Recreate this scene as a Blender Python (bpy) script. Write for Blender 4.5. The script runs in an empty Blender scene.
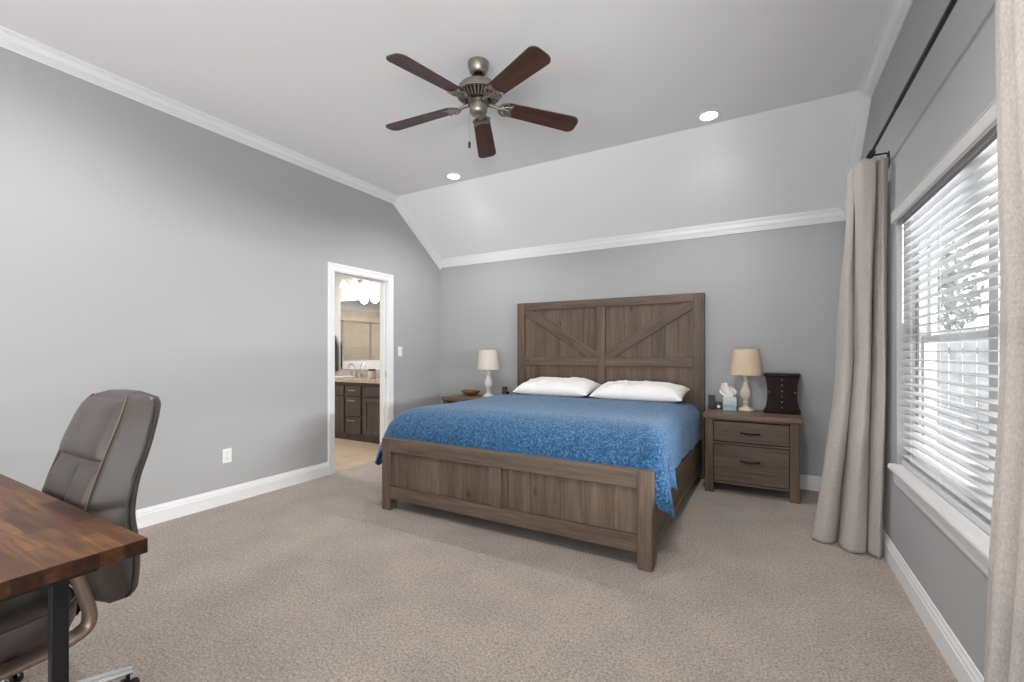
import bpy, bmesh, math, random
from mathutils import Vector, Matrix, noise, Euler

random.seed(7)
sc = bpy.context.scene
COL = sc.collection
PI = math.pi

# ------------------------------------------------------------------ camera
cam_data = bpy.data.cameras.new('camera')
cam_data.sensor_width = 36.0
cam_data.lens = 446.0 * 36.0 / 1024.0
cam_data.shift_y = 11.0 / 1024.0
cam_data.clip_start = 0.02
cam = bpy.data.objects.new('camera', cam_data)
COL.objects.link(cam)
cam.location = (0.0, 0.0, 1.225)
cam.rotation_euler = (PI / 2, 0.0, math.atan(251.5 / 446.0))
sc.camera = cam

# ------------------------------------------------------------------ world, exposure
world = bpy.data.worlds.new('world')
sc.world = world
world.use_nodes = True
bg = world.node_tree.nodes['Background']
bg.inputs['Color'].default_value = (0.94, 0.97, 1.0, 1)
bg.inputs['Strength'].default_value = 1.7

sc.view_settings.view_transform = 'Standard'
sc.view_settings.look = 'None'
sc.view_settings.gamma = 1.0
sc.view_settings.use_curve_mapping = False
sc.view_settings.exposure = 0.0
sc.cycles.use_denoising = True
sc.cycles.max_bounces = 10
sc.cycles.diffuse_bounces = 6
sc.cycles.glossy_bounces = 4
sc.cycles.transparent_max_bounces = 12
sc.cycles.sample_clamp_indirect = 6.0
sc.cycles.caustics_reflective = False
sc.cycles.caustics_refractive = False

# ------------------------------------------------------------------ room dimensions
LW, RW, BW, RY = -3.785, 0.645, 4.75, -2.3       # left, right, back, rear wall
CZ, BEND, BZ = 3.05, 3.895, 2.432                  # flat ceiling, where the slope starts, height at back wall
DY0, DY1, DZ = 3.041, 3.795, 2.052                 # bathroom doorway
WY0, WY1, WZ0, WZ1 = 1.35, 3.21, 0.60, 2.00       # window opening
BXL, BYB, BYF, BCZ = -7.3, 4.80, 1.6, 2.44        # bathroom: far-left, vanity wall, near wall, ceiling
LT = 0.12                                         # left wall thickness


def lamp(name, kind, loc, energy, color=(1, 1, 1), rot=(0, 0, 0), **kw):
    d = bpy.data.lights.new(name, kind)
    d.energy = energy
    d.color = color
    for k, v in kw.items():
        setattr(d, k, v)
    o = bpy.data.objects.new(name, d)
    COL.objects.link(o)
    o.location = loc
    o.rotation_euler = rot
    return o


# added fill lamps shining through made-up rear and side openings behind the camera
REARW = [(-2.7, 0.3)]
SY0, SY1, SZ1 = -1.95, -0.45, 2.35
lamp('rear_fill_up', 'AREA', (-0.9, RY - 2.6, 0.0), 122, (0.985, 0.99, 1.0),
     (math.radians(116), 0, 0), shape='RECTANGLE', size=3.4, size_y=1.8)
lamp('rear_fill_level', 'AREA', (-1.2, RY - 0.20, 1.35), 36, (0.96, 0.98, 1.0),
     (PI / 2, 0, 0), shape='RECTANGLE', size=2.8, size_y=2.1)
side = lamp('side_fill_up', 'AREA', (1.60, -3.2, 0.40), 205, (0.985, 0.99, 1.0),
            (0, 0, 0), shape='RECTANGLE', size=2.0, size_y=1.4)
side.rotation_euler = Vector((-1.75, 5.0, 2.3)).to_track_quat('-Z', 'Z').to_euler()  # added fill, aimed up at the ceiling
side.data.spread = math.radians(110)
win = lamp('window_daylight', 'AREA', (4.6, 1.0, 1.56), 385, (0.97, 0.985, 1.0),
           (0, math.radians(86), 0), shape='RECTANGLE', size=0.45, size_y=6.6)
win.data.spread = math.radians(100)


# ------------------------------------------------------------------ materials
def base_mat(name):
    m = bpy.data.materials.new(name)
    m.use_nodes = True
    nt = m.node_tree
    return m, nt, nt.nodes['Principled BSDF']


def tc(nt, scale=(1, 1, 1), rot=(0, 0, 0), kind='Object'):
    t = nt.nodes.new('ShaderNodeTexCoord')
    mp = nt.nodes.new('ShaderNodeMapping')
    mp.inputs['Scale'].default_value = scale
    mp.inputs['Rotation'].default_value = rot
    nt.links.new(t.outputs[kind], mp.inputs['Vector'])
    return mp.outputs['Vector']


def ramp(nt, fac, stops):
    r = nt.nodes.new('ShaderNodeValToRGB')
    els = r.color_ramp.elements
    while len(els) < len(stops):
        els.new(0.5)
    for e, (p, c) in zip(els, stops):
        e.position = p
        e.color = (*c, 1)
    nt.links.new(fac, r.inputs['Fac'])
    return r.outputs['Color']


def bump(nt, bs, height, strength=0.3, dist=0.01):
    b = nt.nodes.new('ShaderNodeBump')
    b.inputs['Strength'].default_value = strength
    b.inputs['Distance'].default_value = dist
    nt.links.new(height, b.inputs['Height'])
    nt.links.new(b.outputs['Normal'], bs.inputs['Normal'])
    return b


def ntex(nt, vec, scale, detail=3, rough=0.5, dist=0.0):
    n = nt.nodes.new('ShaderNodeTexNoise')
    n.inputs['Scale'].default_value = scale
    n.inputs['Detail'].default_value = detail
    n.inputs['Roughness'].default_value = rough
    n.inputs['Distortion'].default_value = dist
    if vec is not None:
        nt.links.new(vec, n.inputs['Vector'])
    return n.outputs['Fac']


def M(name, col, rough=0.5, metal=0.0, var=0.0, vscale=6.0, bscale=0.0, bstr=0.2, bdist=0.004, spec=0.5, sheen=0.0, coat=0.0):
    m, nt, bs = base_mat(name)
    bs.inputs['Base Color'].default_value = (*col, 1)
    bs.inputs['Roughness'].default_value = rough
    bs.inputs['Metallic'].default_value = metal
    bs.inputs['Specular IOR Level'].default_value = spec
    if sheen:
        bs.inputs['Sheen Weight'].default_value = sheen
    if coat:
        bs.inputs['Coat Weight'].default_value = coat
        bs.inputs['Coat Roughness'].default_value = 0.15
    v = tc(nt)
    if var:
        f = ntex(nt, v, vscale, 4)
        lo = tuple(max(0, c * (1 - var)) for c in col)
        hi = tuple(min(1, c * (1 + var)) for c in col)
        nt.links.new(ramp(nt, f, [(0.3, lo), (0.7, hi)]), bs.inputs['Base Color'])
    if bscale:
        bump(nt, bs, ntex(nt, v, bscale, 3), bstr, bdist)
    return m


def wood(name, dark, mid, light, grain='z', rough=0.55, fine=55.0, knots=True, tone=0.28):
    """stretched noise grain, tone varies from board to board"""
    m, nt, bs = base_mat(name)
    L = nt.links
    t = nt.nodes.new('ShaderNodeTexCoord')
    geo = nt.nodes.new('ShaderNodeNewGeometry')
    off = nt.nodes.new('ShaderNodeVectorMath'); off.operation = 'SCALE'
    comb = nt.nodes.new('ShaderNodeCombineXYZ')
    for k in range(3):
        L.new(geo.outputs['Random Per Island'], comb.inputs[k])
    L.new(comb.outputs[0], off.inputs[0]); off.inputs['Scale'].default_value = 7.3
    add = nt.nodes.new('ShaderNodeVectorMath'); add.operation = 'ADD'
    L.new(t.outputs['Object'], add.inputs[0]); L.new(off.outputs[0], add.inputs[1])
    mp = nt.nodes.new('ShaderNodeMapping')
    s = [1.0, 1.0, 1.0]
    s['xyz'.index(grain)] = 0.07
    mp.inputs['Scale'].default_value = s
    L.new(add.outputs[0], mp.inputs['Vector'])
    f1 = ntex(nt, mp.outputs[0], fine, 5, 0.65, 0.6)
    f2 = ntex(nt, mp.outputs[0], fine * 0.22, 3, 0.5, 0.3)
    mx = nt.nodes.new('ShaderNodeMath'); mx.operation = 'MULTIPLY_ADD'
    mx.inputs[1].default_value = 0.5
    L.new(f1, mx.inputs[0])
    hf = nt.nodes.new('ShaderNodeMath'); hf.operation = 'MULTIPLY'; hf.inputs[1].default_value = 0.5
    L.new(f2, hf.inputs[0]); L.new(hf.outputs[0], mx.inputs[2])
    c = ramp(nt, mx.outputs[0], [(0.33, dark), (0.5, mid), (0.68, light)])
    # board tone
    tm = nt.nodes.new('ShaderNodeMath'); tm.operation = 'MULTIPLY_ADD'
    tm.inputs[1].default_value = tone; tm.inputs[2].default_value = 1 - tone / 2
    L.new(geo.outputs['Random Per Island'], tm.inputs[0])
    mul = nt.nodes.new('ShaderNodeVectorMath'); mul.operation = 'SCALE'
    L.new(c, mul.inputs[0]); L.new(tm.outputs[0], mul.inputs['Scale'])
    last = mul.outputs[0]
    if knots:
        mp2 = nt.nodes.new('ShaderNodeMapping')
        s2 = [1.0, 1.0, 1.0]; s2['xyz'.index(grain)] = 0.55
        mp2.inputs['Scale'].default_value = s2
        L.new(add.outputs[0], mp2.inputs['Vector'])
        vo = nt.nodes.new('ShaderNodeTexVoronoi'); vo.inputs['Scale'].default_value = 4.2
        L.new(mp2.outputs[0], vo.inputs['Vector'])
        k = ramp(nt, vo.outputs['Distance'], [(0.035, (0.35, 0.33, 0.32)), (0.11, (1, 1, 1))])
        mm = nt.nodes.new('ShaderNodeVectorMath'); mm.operation = 'MULTIPLY'
        L.new(last, mm.inputs[0]); L.new(k, mm.inputs[1])
        last = mm.outputs[0]
    L.new(last, bs.inputs['Base Color'])
    bs.inputs['Roughness'].default_value = rough
    bump(nt, bs, mx.outputs[0], 0.25, 0.002)
    return m


def emit(name, col, strength):
    m, nt, bs = base_mat(name)
    bs.inputs['Base Color'].default_value = (*col, 1)
    bs.inputs['Emission Color'].default_value = (*col, 1)
    bs.inputs['Emission Strength'].default_value = strength
    return m


def thin_glass(name, tint=(1, 1, 1), gloss=0.06):
    m, nt, bs = base_mat(name)
    nt.nodes.remove(bs)
    tr = nt.nodes.new('ShaderNodeBsdfTransparent'); tr.inputs['Color'].default_value = (*tint, 1)
    gl = nt.nodes.new('ShaderNodeBsdfGlossy'); gl.inputs['Roughness'].default_value = 0.02
    mx = nt.nodes.new('ShaderNodeMixShader'); mx.inputs[0].default_value = gloss
    nt.links.new(tr.outputs[0], mx.inputs[1]); nt.links.new(gl.outputs[0], mx.inputs[2])
    nt.links.new(mx.outputs[0], nt.nodes['Material Output'].inputs['Surface'])
    return m


def carpet_mat():
    m, nt, bs = base_mat('carpet')
    v = tc(nt)
    f = ntex(nt, v, 95, 4, 0.7, 0.4)
    c = ramp(nt, f, [(0.30, (0.205, 0.165, 0.135)), (0.5, (0.44, 0.375, 0.325)), (0.70, (0.66, 0.59, 0.53))])
    big = ntex(nt, v, 3.2, 3, 0.5)
    sh = ramp(nt, big, [(0.35, (0.9, 0.9, 0.9)), (0.65, (1.06, 1.05, 1.04))])
    mm = nt.nodes.new('ShaderNodeVectorMath'); mm.operation = 'MULTIPLY'
    nt.links.new(c, mm.inputs[0]); nt.links.new(sh, mm.inputs[1])
    nt.links.new(mm.outputs[0], bs.inputs['Base Color'])
    bs.inputs['Roughness'].default_value = 1.0
    bs.inputs['Specular IOR Level'].default_value = 0.1
    bs.inputs['Sheen Weight'].default_value = 0.2
    bump(nt, bs, f, 0.9, 0.012)
    return m


def tile_mat(name, c1, c2, mortar, w, h, rot=(0, 0, 0), rough=0.35):
    m, nt, bs = base_mat(name)
    b = nt.nodes.new('ShaderNodeTexBrick')
    b.inputs['Color1'].default_value = (*c1, 1)
    b.inputs['Color2'].default_value = (*c2, 1)
    b.inputs['Mortar'].default_value = (*mortar, 1)
    b.inputs['Scale'].default_value = 1.0
    b.inputs['Brick Width'].default_value = w
    b.inputs['Row Height'].default_value = h
    b.inputs['Mortar Size'].default_value = 0.004
    nt.links.new(tc(nt, rot=rot), b.inputs['Vector'])
    f = ntex(nt, tc(nt), 5, 4)
    sh = ramp(nt, f, [(0.3, (0.86, 0.84, 0.82)), (0.7, (1.0, 1.0, 1.0))])
    mm = nt.nodes.new('ShaderNodeVectorMath'); mm.operation = 'MULTIPLY'
    nt.links.new(b.outputs['Color'], mm.inputs[0]); nt.links.new(sh, mm.inputs[1])
    nt.links.new(mm.outputs[0], bs.inputs['Base Color'])
    bs.inputs['Roughness'].default_value = rough
    return m


def butcher_mat():
    m, nt, bs = base_mat('butcher_block')
    L = nt.links
    v = tc(nt)
    b = nt.nodes.new('ShaderNodeTexBrick')
    b.inputs['Color1'].default_value = (0, 0, 0, 1)
    b.inputs['Color2'].default_value = (1, 1, 1, 1)
    b.inputs['Mortar'].default_value = (0.35, 0.35, 0.35, 1)
    b.inputs['Mortar Size'].default_value = 0.0006
    b.inputs['Scale'].default_value = 1.0
    b.inputs['Brick Width'].default_value = 0.30
    b.inputs['Row Height'].default_value = 0.048
    b.offset = 0.37
    b.squash = 1.4
    L.new(v, b.inputs['Vector'])
    mp = tc(nt, (0.10, 1, 1))
    g = ntex(nt, mp, 48, 5, 0.65, 0.7)
    ad = nt.nodes.new('ShaderNodeMath'); ad.operation = 'MULTIPLY_ADD'; ad.inputs[1].default_value = 0.37
    L.new(b.outputs['Color'], ad.inputs[0])
    g2 = nt.nodes.new('ShaderNodeMath'); g2.operation = 'MULTIPLY'; g2.inputs[1].default_value = 0.70
    L.new(g, g2.inputs[0]); L.new(g2.outputs[0], ad.inputs[2])
    c = ramp(nt, ad.outputs[0], [(0.22, (0.024, 0.010, 0.006)), (0.42, (0.058, 0.024, 0.012)),
                                 (0.64, (0.125, 0.052, 0.022)), (0.86, (0.28, 0.125, 0.046))])
    tn = nt.nodes.new('ShaderNodeTexCoord')
    sn = nt.nodes.new('ShaderNodeSeparateXYZ'); L.new(tn.outputs['Normal'], sn.inputs[0])
    ab = nt.nodes.new('ShaderNodeMath'); ab.operation = 'ABSOLUTE'; L.new(sn.outputs['X'], ab.inputs[0])
    eg = ramp(nt, ab.outputs[0], [(0.4, (1, 1, 1)), (0.8, (0.42, 0.38, 0.38))])     # end grain takes the stain darker
    me_ = nt.nodes.new('ShaderNodeVectorMath'); me_.operation = 'MULTIPLY'
    L.new(c, me_.inputs[0]); L.new(eg, me_.inputs[1])
    L.new(me_.outputs[0], bs.inputs['Base Color'])
    bs.inputs['Roughness'].default_value = 0.42
    bs.inputs['Specular IOR Level'].default_value = 0.3
    bump(nt, bs, g, 0.1, 0.001)
    return m


def coverlet_mat():
    m, nt, bs = base_mat('blue_matelasse')
    L = nt.links
    v = tc(nt)
    n1 = ntex(nt, v, 74, 2, 0.5, 1.6)
    vo = nt.nodes.new('ShaderNodeTexVoronoi'); vo.feature = 'SMOOTH_F1'
    vo.inputs['Scale'].default_value = 70
    L.new(v, vo.inputs['Vector'])
    ad = nt.nodes.new('ShaderNodeMath'); ad.operation = 'MULTIPLY_ADD'; ad.inputs[1].default_value = -0.45
    L.new(vo.outputs['Distance'], ad.inputs[0]); L.new(n1, ad.inputs[2])
    c = ramp(nt, ad.outputs[0], [(0.15, (0.010, 0.048, 0.118)), (0.36, (0.030, 0.112, 0.240)), (0.55, (0.095, 0.225, 0.390))])
    L.new(c, bs.inputs['Base Color'])
    bs.inputs['Roughness'].default_value = 0.8
    bs.inputs['Specular IOR Level'].default_value = 0.25
    bs.inputs['Sheen Weight'].default_value = 0.38
    bs.inputs['Sheen Roughness'].default_value = 0.4
    bs.inputs['Sheen Tint'].default_value = (0.75, 0.88, 1.0, 1)
    bump(nt, bs, ad.outputs[0], 0.8, 0.010)
    return m


def linen(name, col, rough=0.9, trans=0.25, weave=260):
    m, nt, bs = base_mat(name)
    L = nt.links
    v = tc(nt, (1, 1, 0.35))
    f = ntex(nt, v, weave, 2, 0.6)
    f2 = ntex(nt, tc(nt, (1, 1, 2.6)), 14, 4, 0.6, 0.8)
    lo = tuple(c * 0.84 for c in col); hi = tuple(min(1, c * 1.1) for c in col)
    c = ramp(nt, f, [(0.3, lo), (0.7, hi)])
    L.new(c, bs.inputs['Base Color'])
    bs.inputs['Roughness'].default_value = rough
    bs.inputs['Specular IOR Level'].default_value = 0.15
    bs.inputs['Sheen Weight'].default_value = 0.15
    b1 = bump(nt, bs, f2, 0.35, 0.012)
    if trans:
        tl = nt.nodes.new('ShaderNodeBsdfTranslucent')
        L.new(c, tl.inputs['Color'])
        mx = nt.nodes.new('ShaderNodeMixShader'); mx.inputs[0].default_value = trans
        L.new(bs.outputs[0], mx.inputs[1]); L.new(tl.outputs[0], mx.inputs[2])
        L.new(mx.outputs[0], nt.nodes['Material Output'].inputs['Surface'])
    return m


def granite_mat():
    m, nt, bs = base_mat('granite')
    v = tc(nt)
    f = ntex(nt, v, 60, 4, 0.75)
    c = ramp(nt, f, [(0.36, (0.10, 0.075, 0.06)), (0.46, (0.42, 0.34, 0.27)), (0.55, (0.60, 0.53, 0.45)), (0.66, (0.30, 0.24, 0.2))])
    nt.links.new(c, bs.inputs['Base Color'])
    bs.inputs['Roughness'].default_value = 0.15
    return m


WALL = M('wall_paint', (0.408, 0.410, 0.412), 0.85, bscale=120, bstr=0.06, bdist=0.001, spec=0.25)
CEIL = M('ceiling_paint', (0.84, 0.84, 0.84), 0.9, bscale=90, bstr=0.05, bdist=0.001, spec=0.2)
WHITE = M('white_trim_paint', (0.80, 0.80, 0.80), 0.38)
BATHW = M('bathroom_paint', (0.72, 0.73, 0.74), 0.8)
CARPET = carpet_mat()
FLOORTILE = tile_mat('beige_floor_tile', (0.55, 0.43, 0.31), (0.63, 0.51, 0.38), (0.33, 0.27, 0.20), 0.45, 0.45)
SHOWERTILE = tile_mat('beige_shower_tile', (0.54, 0.465, 0.385), (0.64, 0.555, 0.465), (0.40, 0.33, 0.26), 0.33, 0.33, rot=(PI / 2, 0, PI / 2))
GLASS = thin_glass('window_glass')
GREYWOOD_Z = wood('grey_brown_wood_upright', (0.051, 0.034, 0.023), (0.111, 0.076, 0.052), (0.177, 0.125, 0.088), 'z', 0.55, tone=0.07)
GREYWOOD_X = wood('grey_brown_wood_level', (0.051, 0.034, 0.023), (0.111, 0.076, 0.052), (0.177, 0.125, 0.088), 'x', 0.55, tone=0.10)
GREYWOOD_Y = wood('grey_brown_wood_lengthwise', (0.051, 0.034, 0.023), (0.111, 0.076, 0.052), (0.177, 0.125, 0.088), 'y', 0.55, tone=0.10)
TOPWOOD_X = wood('brown_wood_top', (0.070, 0.040, 0.026), (0.155, 0.098, 0.066), (0.24, 0.165, 0.115), 'x', 0.45)
BLACKMETAL = M('black_metal', (0.010, 0.010, 0.011), 0.42, 0.3)
IRON = M('dark_iron', (0.012, 0.011, 0.010), 0.35, 0.6)
COVER = coverlet_mat()
COTTON = M('white_cotton', (0.83, 0.82, 0.80), 0.9, bscale=28, bstr=0.25, bdist=0.012, spec=0.15)
MATTRESS = M('mattress_ticking', (0.75, 0.74, 0.72), 0.9, bscale=60, bstr=0.2)
CURTAIN = linen('beige_linen', (0.58, 0.535, 0.50))
SLAT = M('white_slat', (0.66, 0.66, 0.655), 0.5)
VALANCE = M('soft_white_valance', (0.60, 0.60, 0.59), 0.5)
PEWTER = M('brushed_pewter', (0.30, 0.275, 0.24), 0.42, 0.9, var=0.15, vscale=30)
BLADE = wood('walnut_blade', (0.030, 0.010, 0.006), (0.072, 0.026, 0.015), (0.125, 0.052, 0.030), 'x', 0.40, 60, False, 0.0)
IVORY = M('ivory_lamp_paint', (0.66, 0.60, 0.49), 0.5, var=0.15, vscale=18)
WHITELAMP = M('whitewashed_lamp_paint', (0.70, 0.68, 0.64), 0.5, var=0.12, vscale=18)
SHADE = linen('oatmeal_shade_linen', (0.74, 0.58, 0.42), trans=0.12)
SHADE_DAYLIT = linen('daylit_shade_linen', (0.78, 0.71, 0.62), trans=0.12)  # same linen as the other shade, whitened to carry the daylight
ESPRESSO = wood('espresso_wood', (0.007, 0.003, 0.0025), (0.016, 0.007, 0.0055), (0.032, 0.013, 0.010), 'x', 0.45, 50, False, 0.1)
CHROME = M('chrome', (0.80, 0.80, 0.80), 0.12, 1.0)
NICKEL = M('brushed_nickel', (0.62, 0.60, 0.57), 0.28, 1.0)
BLACKPLASTIC = M('black_plastic', (0.012, 0.012, 0.013), 0.35)
PLASTICWHITE = M('white_plastic', (0.82, 0.82, 0.80), 0.35)
SLOT = M('outlet_slot', (0.06, 0.06, 0.06), 0.6)
LEATHER = M('taupe_leather', (0.072, 0.060, 0.053), 0.40, var=0.10, vscale=9, bscale=150, bstr=0.12, bdist=0.002)
STITCH = M('pale_stitching', (0.15, 0.115, 0.085), 0.6)
BRONZE = M('bronze_arm', (0.27, 0.20, 0.16), 0.42, 0.75)
BUTCHER = butcher_mat()
VANITY_Z = wood('dark_vanity_wood', (0.040, 0.030, 0.025), (0.068, 0.052, 0.044), (0.098, 0.077, 0.066), 'z', 0.4, 50, False, 0.1)
GRANITE = granite_mat()
MIRROR = M('mirror_silver', (0.92, 0.92, 0.92), 0.01, 1.0)
BOWLWOOD = wood('turned_bowl_wood', (0.11, 0.045, 0.018), (0.23, 0.10, 0.042), (0.36, 0.17, 0.075), 'x', 0.4, 40, False, 0.0)
TISSUE = M('white_tissue', (0.85, 0.83, 0.80), 0.9)
TOWEL = M('charcoal_towel', (0.055, 0.057, 0.062), 1.0, bscale=200, bstr=0.5)
LAWN = M('pale_concrete', (0.55, 0.57, 0.60), 0.95, var=0.1, vscale=3)
FENCE = M('weathered_fence_wood', (0.52, 0.53, 0.53), 0.9, var=0.25, vscale=6)
LEAFG = M('tree_leaf', (0.46, 0.48, 0.43), 0.8, var=0.3, vscale=6)
BARK = M('tree_bark', (0.22, 0.20, 0.18), 0.9)
ESPRESSO.node_tree.nodes['Principled BSDF'].inputs['Specular IOR Level'].default_value = 0.12
BULB = emit('lit_lens', (1.0, 0.97, 0.92), 14.0)
VSHADE = emit('lit_frosted_shade', (1.0, 0.97, 0.92), 1.5)


def tissuebox_mat():
    m, nt, bs = base_mat('painted_tissue_box')
    v = tc(nt, (1, 1, 1))
    sp = nt.nodes.new('ShaderNodeSeparateXYZ'); nt.links.new(v, sp.inputs[0])
    n = ntex(nt, tc(nt, (3, 3, 10)), 3.0, 3)
    ad = nt.nodes.new('ShaderNodeMath'); ad.operation = 'MULTIPLY_ADD'; ad.inputs[1].default_value = 8.0
    nt.links.new(sp.outputs['Z'], ad.inputs[0])
    ml = nt.nodes.new('ShaderNodeMath'); ml.operation = 'MULTIPLY_ADD'; ml.inputs[1].default_value = 0.5; ml.inputs[2].default_value = -0.25
    nt.links.new(n, ml.inputs[0]); nt.links.new(ml.outputs[0], ad.inputs[2])
    c = ramp(nt, ad.outputs[0], [(0.05, (0.45, 0.60, 0.62)), (0.25, (0.20, 0.42, 0.50)), (0.42, (0.55, 0.50, 0.42)), (0.55, (0.45, 0.62, 0.62)), (0.8, (0.62, 0.70, 0.68))])
    nt.links.new(c, bs.inputs['Base Color'])
    bs.inputs['Roughness'].default_value = 0.5
    return m


TBOX = tissuebox_mat()


# ------------------------------------------------------------------ mesh helpers
def BM():
    return bmesh.new()


def box(bm, x0, x1, y0, y1, z0, z1, bev=0.0, seg=2, mat=None):
    vs = bmesh.ops.create_cube(bm, size=1.0)['verts']
    for v in vs:
        v.co = Vector(((x0 + x1) / 2 + v.co.x * (x1 - x0), (y0 + y1) / 2 + v.co.y * (y1 - y0), (z0 + z1) / 2 + v.co.z * (z1 - z0)))
        if mat is not None:
            v.co = mat @ v.co
    if bev > 0:
        es = list({e for v in vs for e in v.link_edges})
        bmesh.ops.bevel(bm, geom=es, offset=bev, segments=seg, profile=0.5, affect='EDGES')
    return bm


def prism(bm, poly, fn, d0, d1):
    """poly: 2-D outline; fn(a, b, d) -> point; extruded from d0 to d1"""
    A = [bm.verts.new(fn(a, b, d0)) for a, b in poly]
    B = [bm.verts.new(fn(a, b, d1)) for a, b in poly]
    n = len(poly)
    fs = [bm.faces.new(A), bm.faces.new(list(reversed(B)))]
    for i in range(n):
        j = (i + 1) % n
        fs.append(bm.faces.new((A[j], A[i], B[i], B[j])))
    bmesh.ops.recalc_face_normals(bm, faces=fs)
    return bm


def loft(bm, rings, closed=True, cap=True):
    R = [[bm.verts.new(p) for p in r] for r in rings]
    fs = []
    for a, b in zip(R, R[1:]):
        n = len(a)
        for i in range(n if closed else n - 1):
            j = (i + 1) % n
            fs.append(bm.faces.new((a[i], a[j], b[j], b[i])))
    if cap and closed:
        fs.append(bm.faces.new(list(reversed(R[0]))))
        fs.append(bm.faces.new(R[-1]))
    bmesh.ops.recalc_face_normals(bm, faces=fs)
    return R


def tube(bm, pts, r, seg=10, flat=None, closed=False):
    """round (or flattened) rod along a polyline"""
    pts = [Vector(p) for p in pts]
    n = len(pts)
    rs = r if isinstance(r, (list, tuple)) else [r] * n
    rings = []
    up = None
    for i, p in enumerate(pts):
        if closed:
            t = (pts[(i + 1) % n] - pts[i - 1]).normalized()
        else:
            t = (pts[min(i + 1, n - 1)] - pts[max(i - 1, 0)]).normalized()
        if up is None:
            up = Vector((0, 0, 1)) if abs(t.z) < 0.9 else Vector((1, 0, 0))
        s = t.cross(up).normalized()
        up = s.cross(t).normalized()
        fa, fb = flat if flat else (1, 1)
        rings.append([p + s * (math.cos(2 * PI * k / seg) * rs[i] * fa) + up * (math.sin(2 * PI * k / seg) * rs[i] * fb) for k in range(seg)])
    if closed:
        rings.append(rings[0])
        loft(bm, rings, True, False)
        bmesh.ops.remove_doubles(bm, verts=bm.verts, dist=1e-5)
    else:
        loft(bm, rings, True, True)
    return bm


def lathe(bm, prof, seg=32, mat=None, capends=True):
    rings = []
    for r, z in prof:
        ring = []
        for k in range(seg):
            p = Vector((r * math.cos(2 * PI * k / seg), r * math.sin(2 * PI * k / seg), z))
            ring.append(mat @ p if mat is not None else p)
        rings.append(ring)
    loft(bm, rings, True, capends)
    return bm


def sheet(bm, fn, nu, nv):
    V = [[bm.verts.new(fn(i / nu, j / nv)) for j in range(nv + 1)] for i in range(nu + 1)]
    for i in range(nu):
        for j in range(nv):
            bm.faces.new((V[i][j], V[i + 1][j], V[i + 1][j + 1], V[i][j + 1]))
    return V


def obj(name, bm, mat, parent=None, angle=22, smooth=True):
    me = bpy.data.meshes.new(name)
    bm.normal_update()
    bm.to_mesh(me)
    bm.free()
    if smooth:
        me.shade_smooth()
        me.set_sharp_from_angle(angle=math.radians(angle))
    me.materials.append(mat)
    o = bpy.data.objects.new(name, me)
    COL.objects.link(o)
    if parent is not None:
        o.parent = parent
    return o


def thing(name, label, cat, loc=(0, 0, 0), rz=0.0, group=None):
    o = bpy.data.objects.new(name, None)
    o.empty_display_size = 0.1
    COL.objects.link(o)
    o.location = loc
    o.rotation_euler = (0, 0, rz)
    o['label'] = label
    o['category'] = cat
    if group:
        o['group'] = group
    return o


def tag(o, label, cat, group=None, loc=None):
    o['label'] = label
    o['category'] = cat
    if group:
        o['group'] = group
    if loc is not None:
        o.location = loc
    return o


def struct(name, bm, mat, parent=None, smooth=True):
    o = obj(name, bm, mat, parent, 30, smooth)
    if parent is None:
        o['kind'] = 'structure'
    return o


def sroot(name):
    o = bpy.data.objects.new(name, None)
    COL.objects.link(o)
    o['kind'] = 'structure'
    return o


def dup(root, loc, rz=None, label=None):
    r = root.copy()
    COL.objects.link(r)
    r.location = loc
    if rz is not None:
        r.rotation_euler = (0, 0, rz)
    if label:
        r['label'] = label
    for ch in list(root.children):
        c = ch.copy(); COL.objects.link(c); c.parent = r
        for g in list(ch.children):
            d = g.copy(); COL.objects.link(d); d.parent = c
    return r


def yz(x_sign_fn=None):
    return lambda a, b, d: Vector((d, a, b))     # a = y, b = z, d = x


YZ = lambda a, b, d: Vector((d, a, b))
XZ = lambda a, b, d: Vector((a, d, b))
XY = lambda a, b, d: Vector((a, b, d))


def catmull(P, t):
    n = len(P) - 1
    x = min(max(t, 0), 1) * n
    i = min(int(x), n - 1)
    f = x - i
    p0, p1, p2, p3 = P[max(i - 1, 0)], P[i], P[i + 1], P[min(i + 2, n)]
    return tuple(0.5 * (2 * b + (c - a) * f + (2 * a - 5 * b + 4 * c - d) * f * f + (3 * b - a - 3 * c + d) * f ** 3)
                 for a, b, c, d in zip(p0, p1, p2, p3))


def sstep(a, b, x):
    t = min(max((x - a) / (b - a), 0), 1)
    return t * t * (3 - 2 * t)


# ================================================================== THE ROOM
bm = BM(); box(bm, LW - 0.02, RW + 0.1, RY - 0.1, BW + 0.1, -0.12, 0.0)
struct('floor', bm, CARPET, smooth=False)

TOPZ = 3.15
slope_z = lambda y: CZ - (y - BEND) * (CZ - BZ) / (BW - BEND)
# left wall with the doorway
bm = BM()
prism(bm, [(RY, 0), (DY0, 0), (DY0, CZ + .05), (RY, CZ + .05)], YZ, LW - LT, LW)
prism(bm, [(DY0, DZ), (DY1, DZ), (DY1, CZ + .05), (DY0, CZ + .05)], YZ, LW - LT, LW)
prism(bm, [(DY1, 0), (BW + .05, 0), (BW + .05, slope_z(BW + .05) + .05), (BEND, CZ + .05), (DY1, CZ + .05)], YZ, LW - LT, LW)
struct('wall_left', bm, WALL, smooth=False)
# back wall
bm = BM(); box(bm, LW - 0.0, RW + 0.05, BW, BW + 0.12, 0, BZ + 0.06)
struct('wall_back', bm, WALL, smooth=False)
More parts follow.
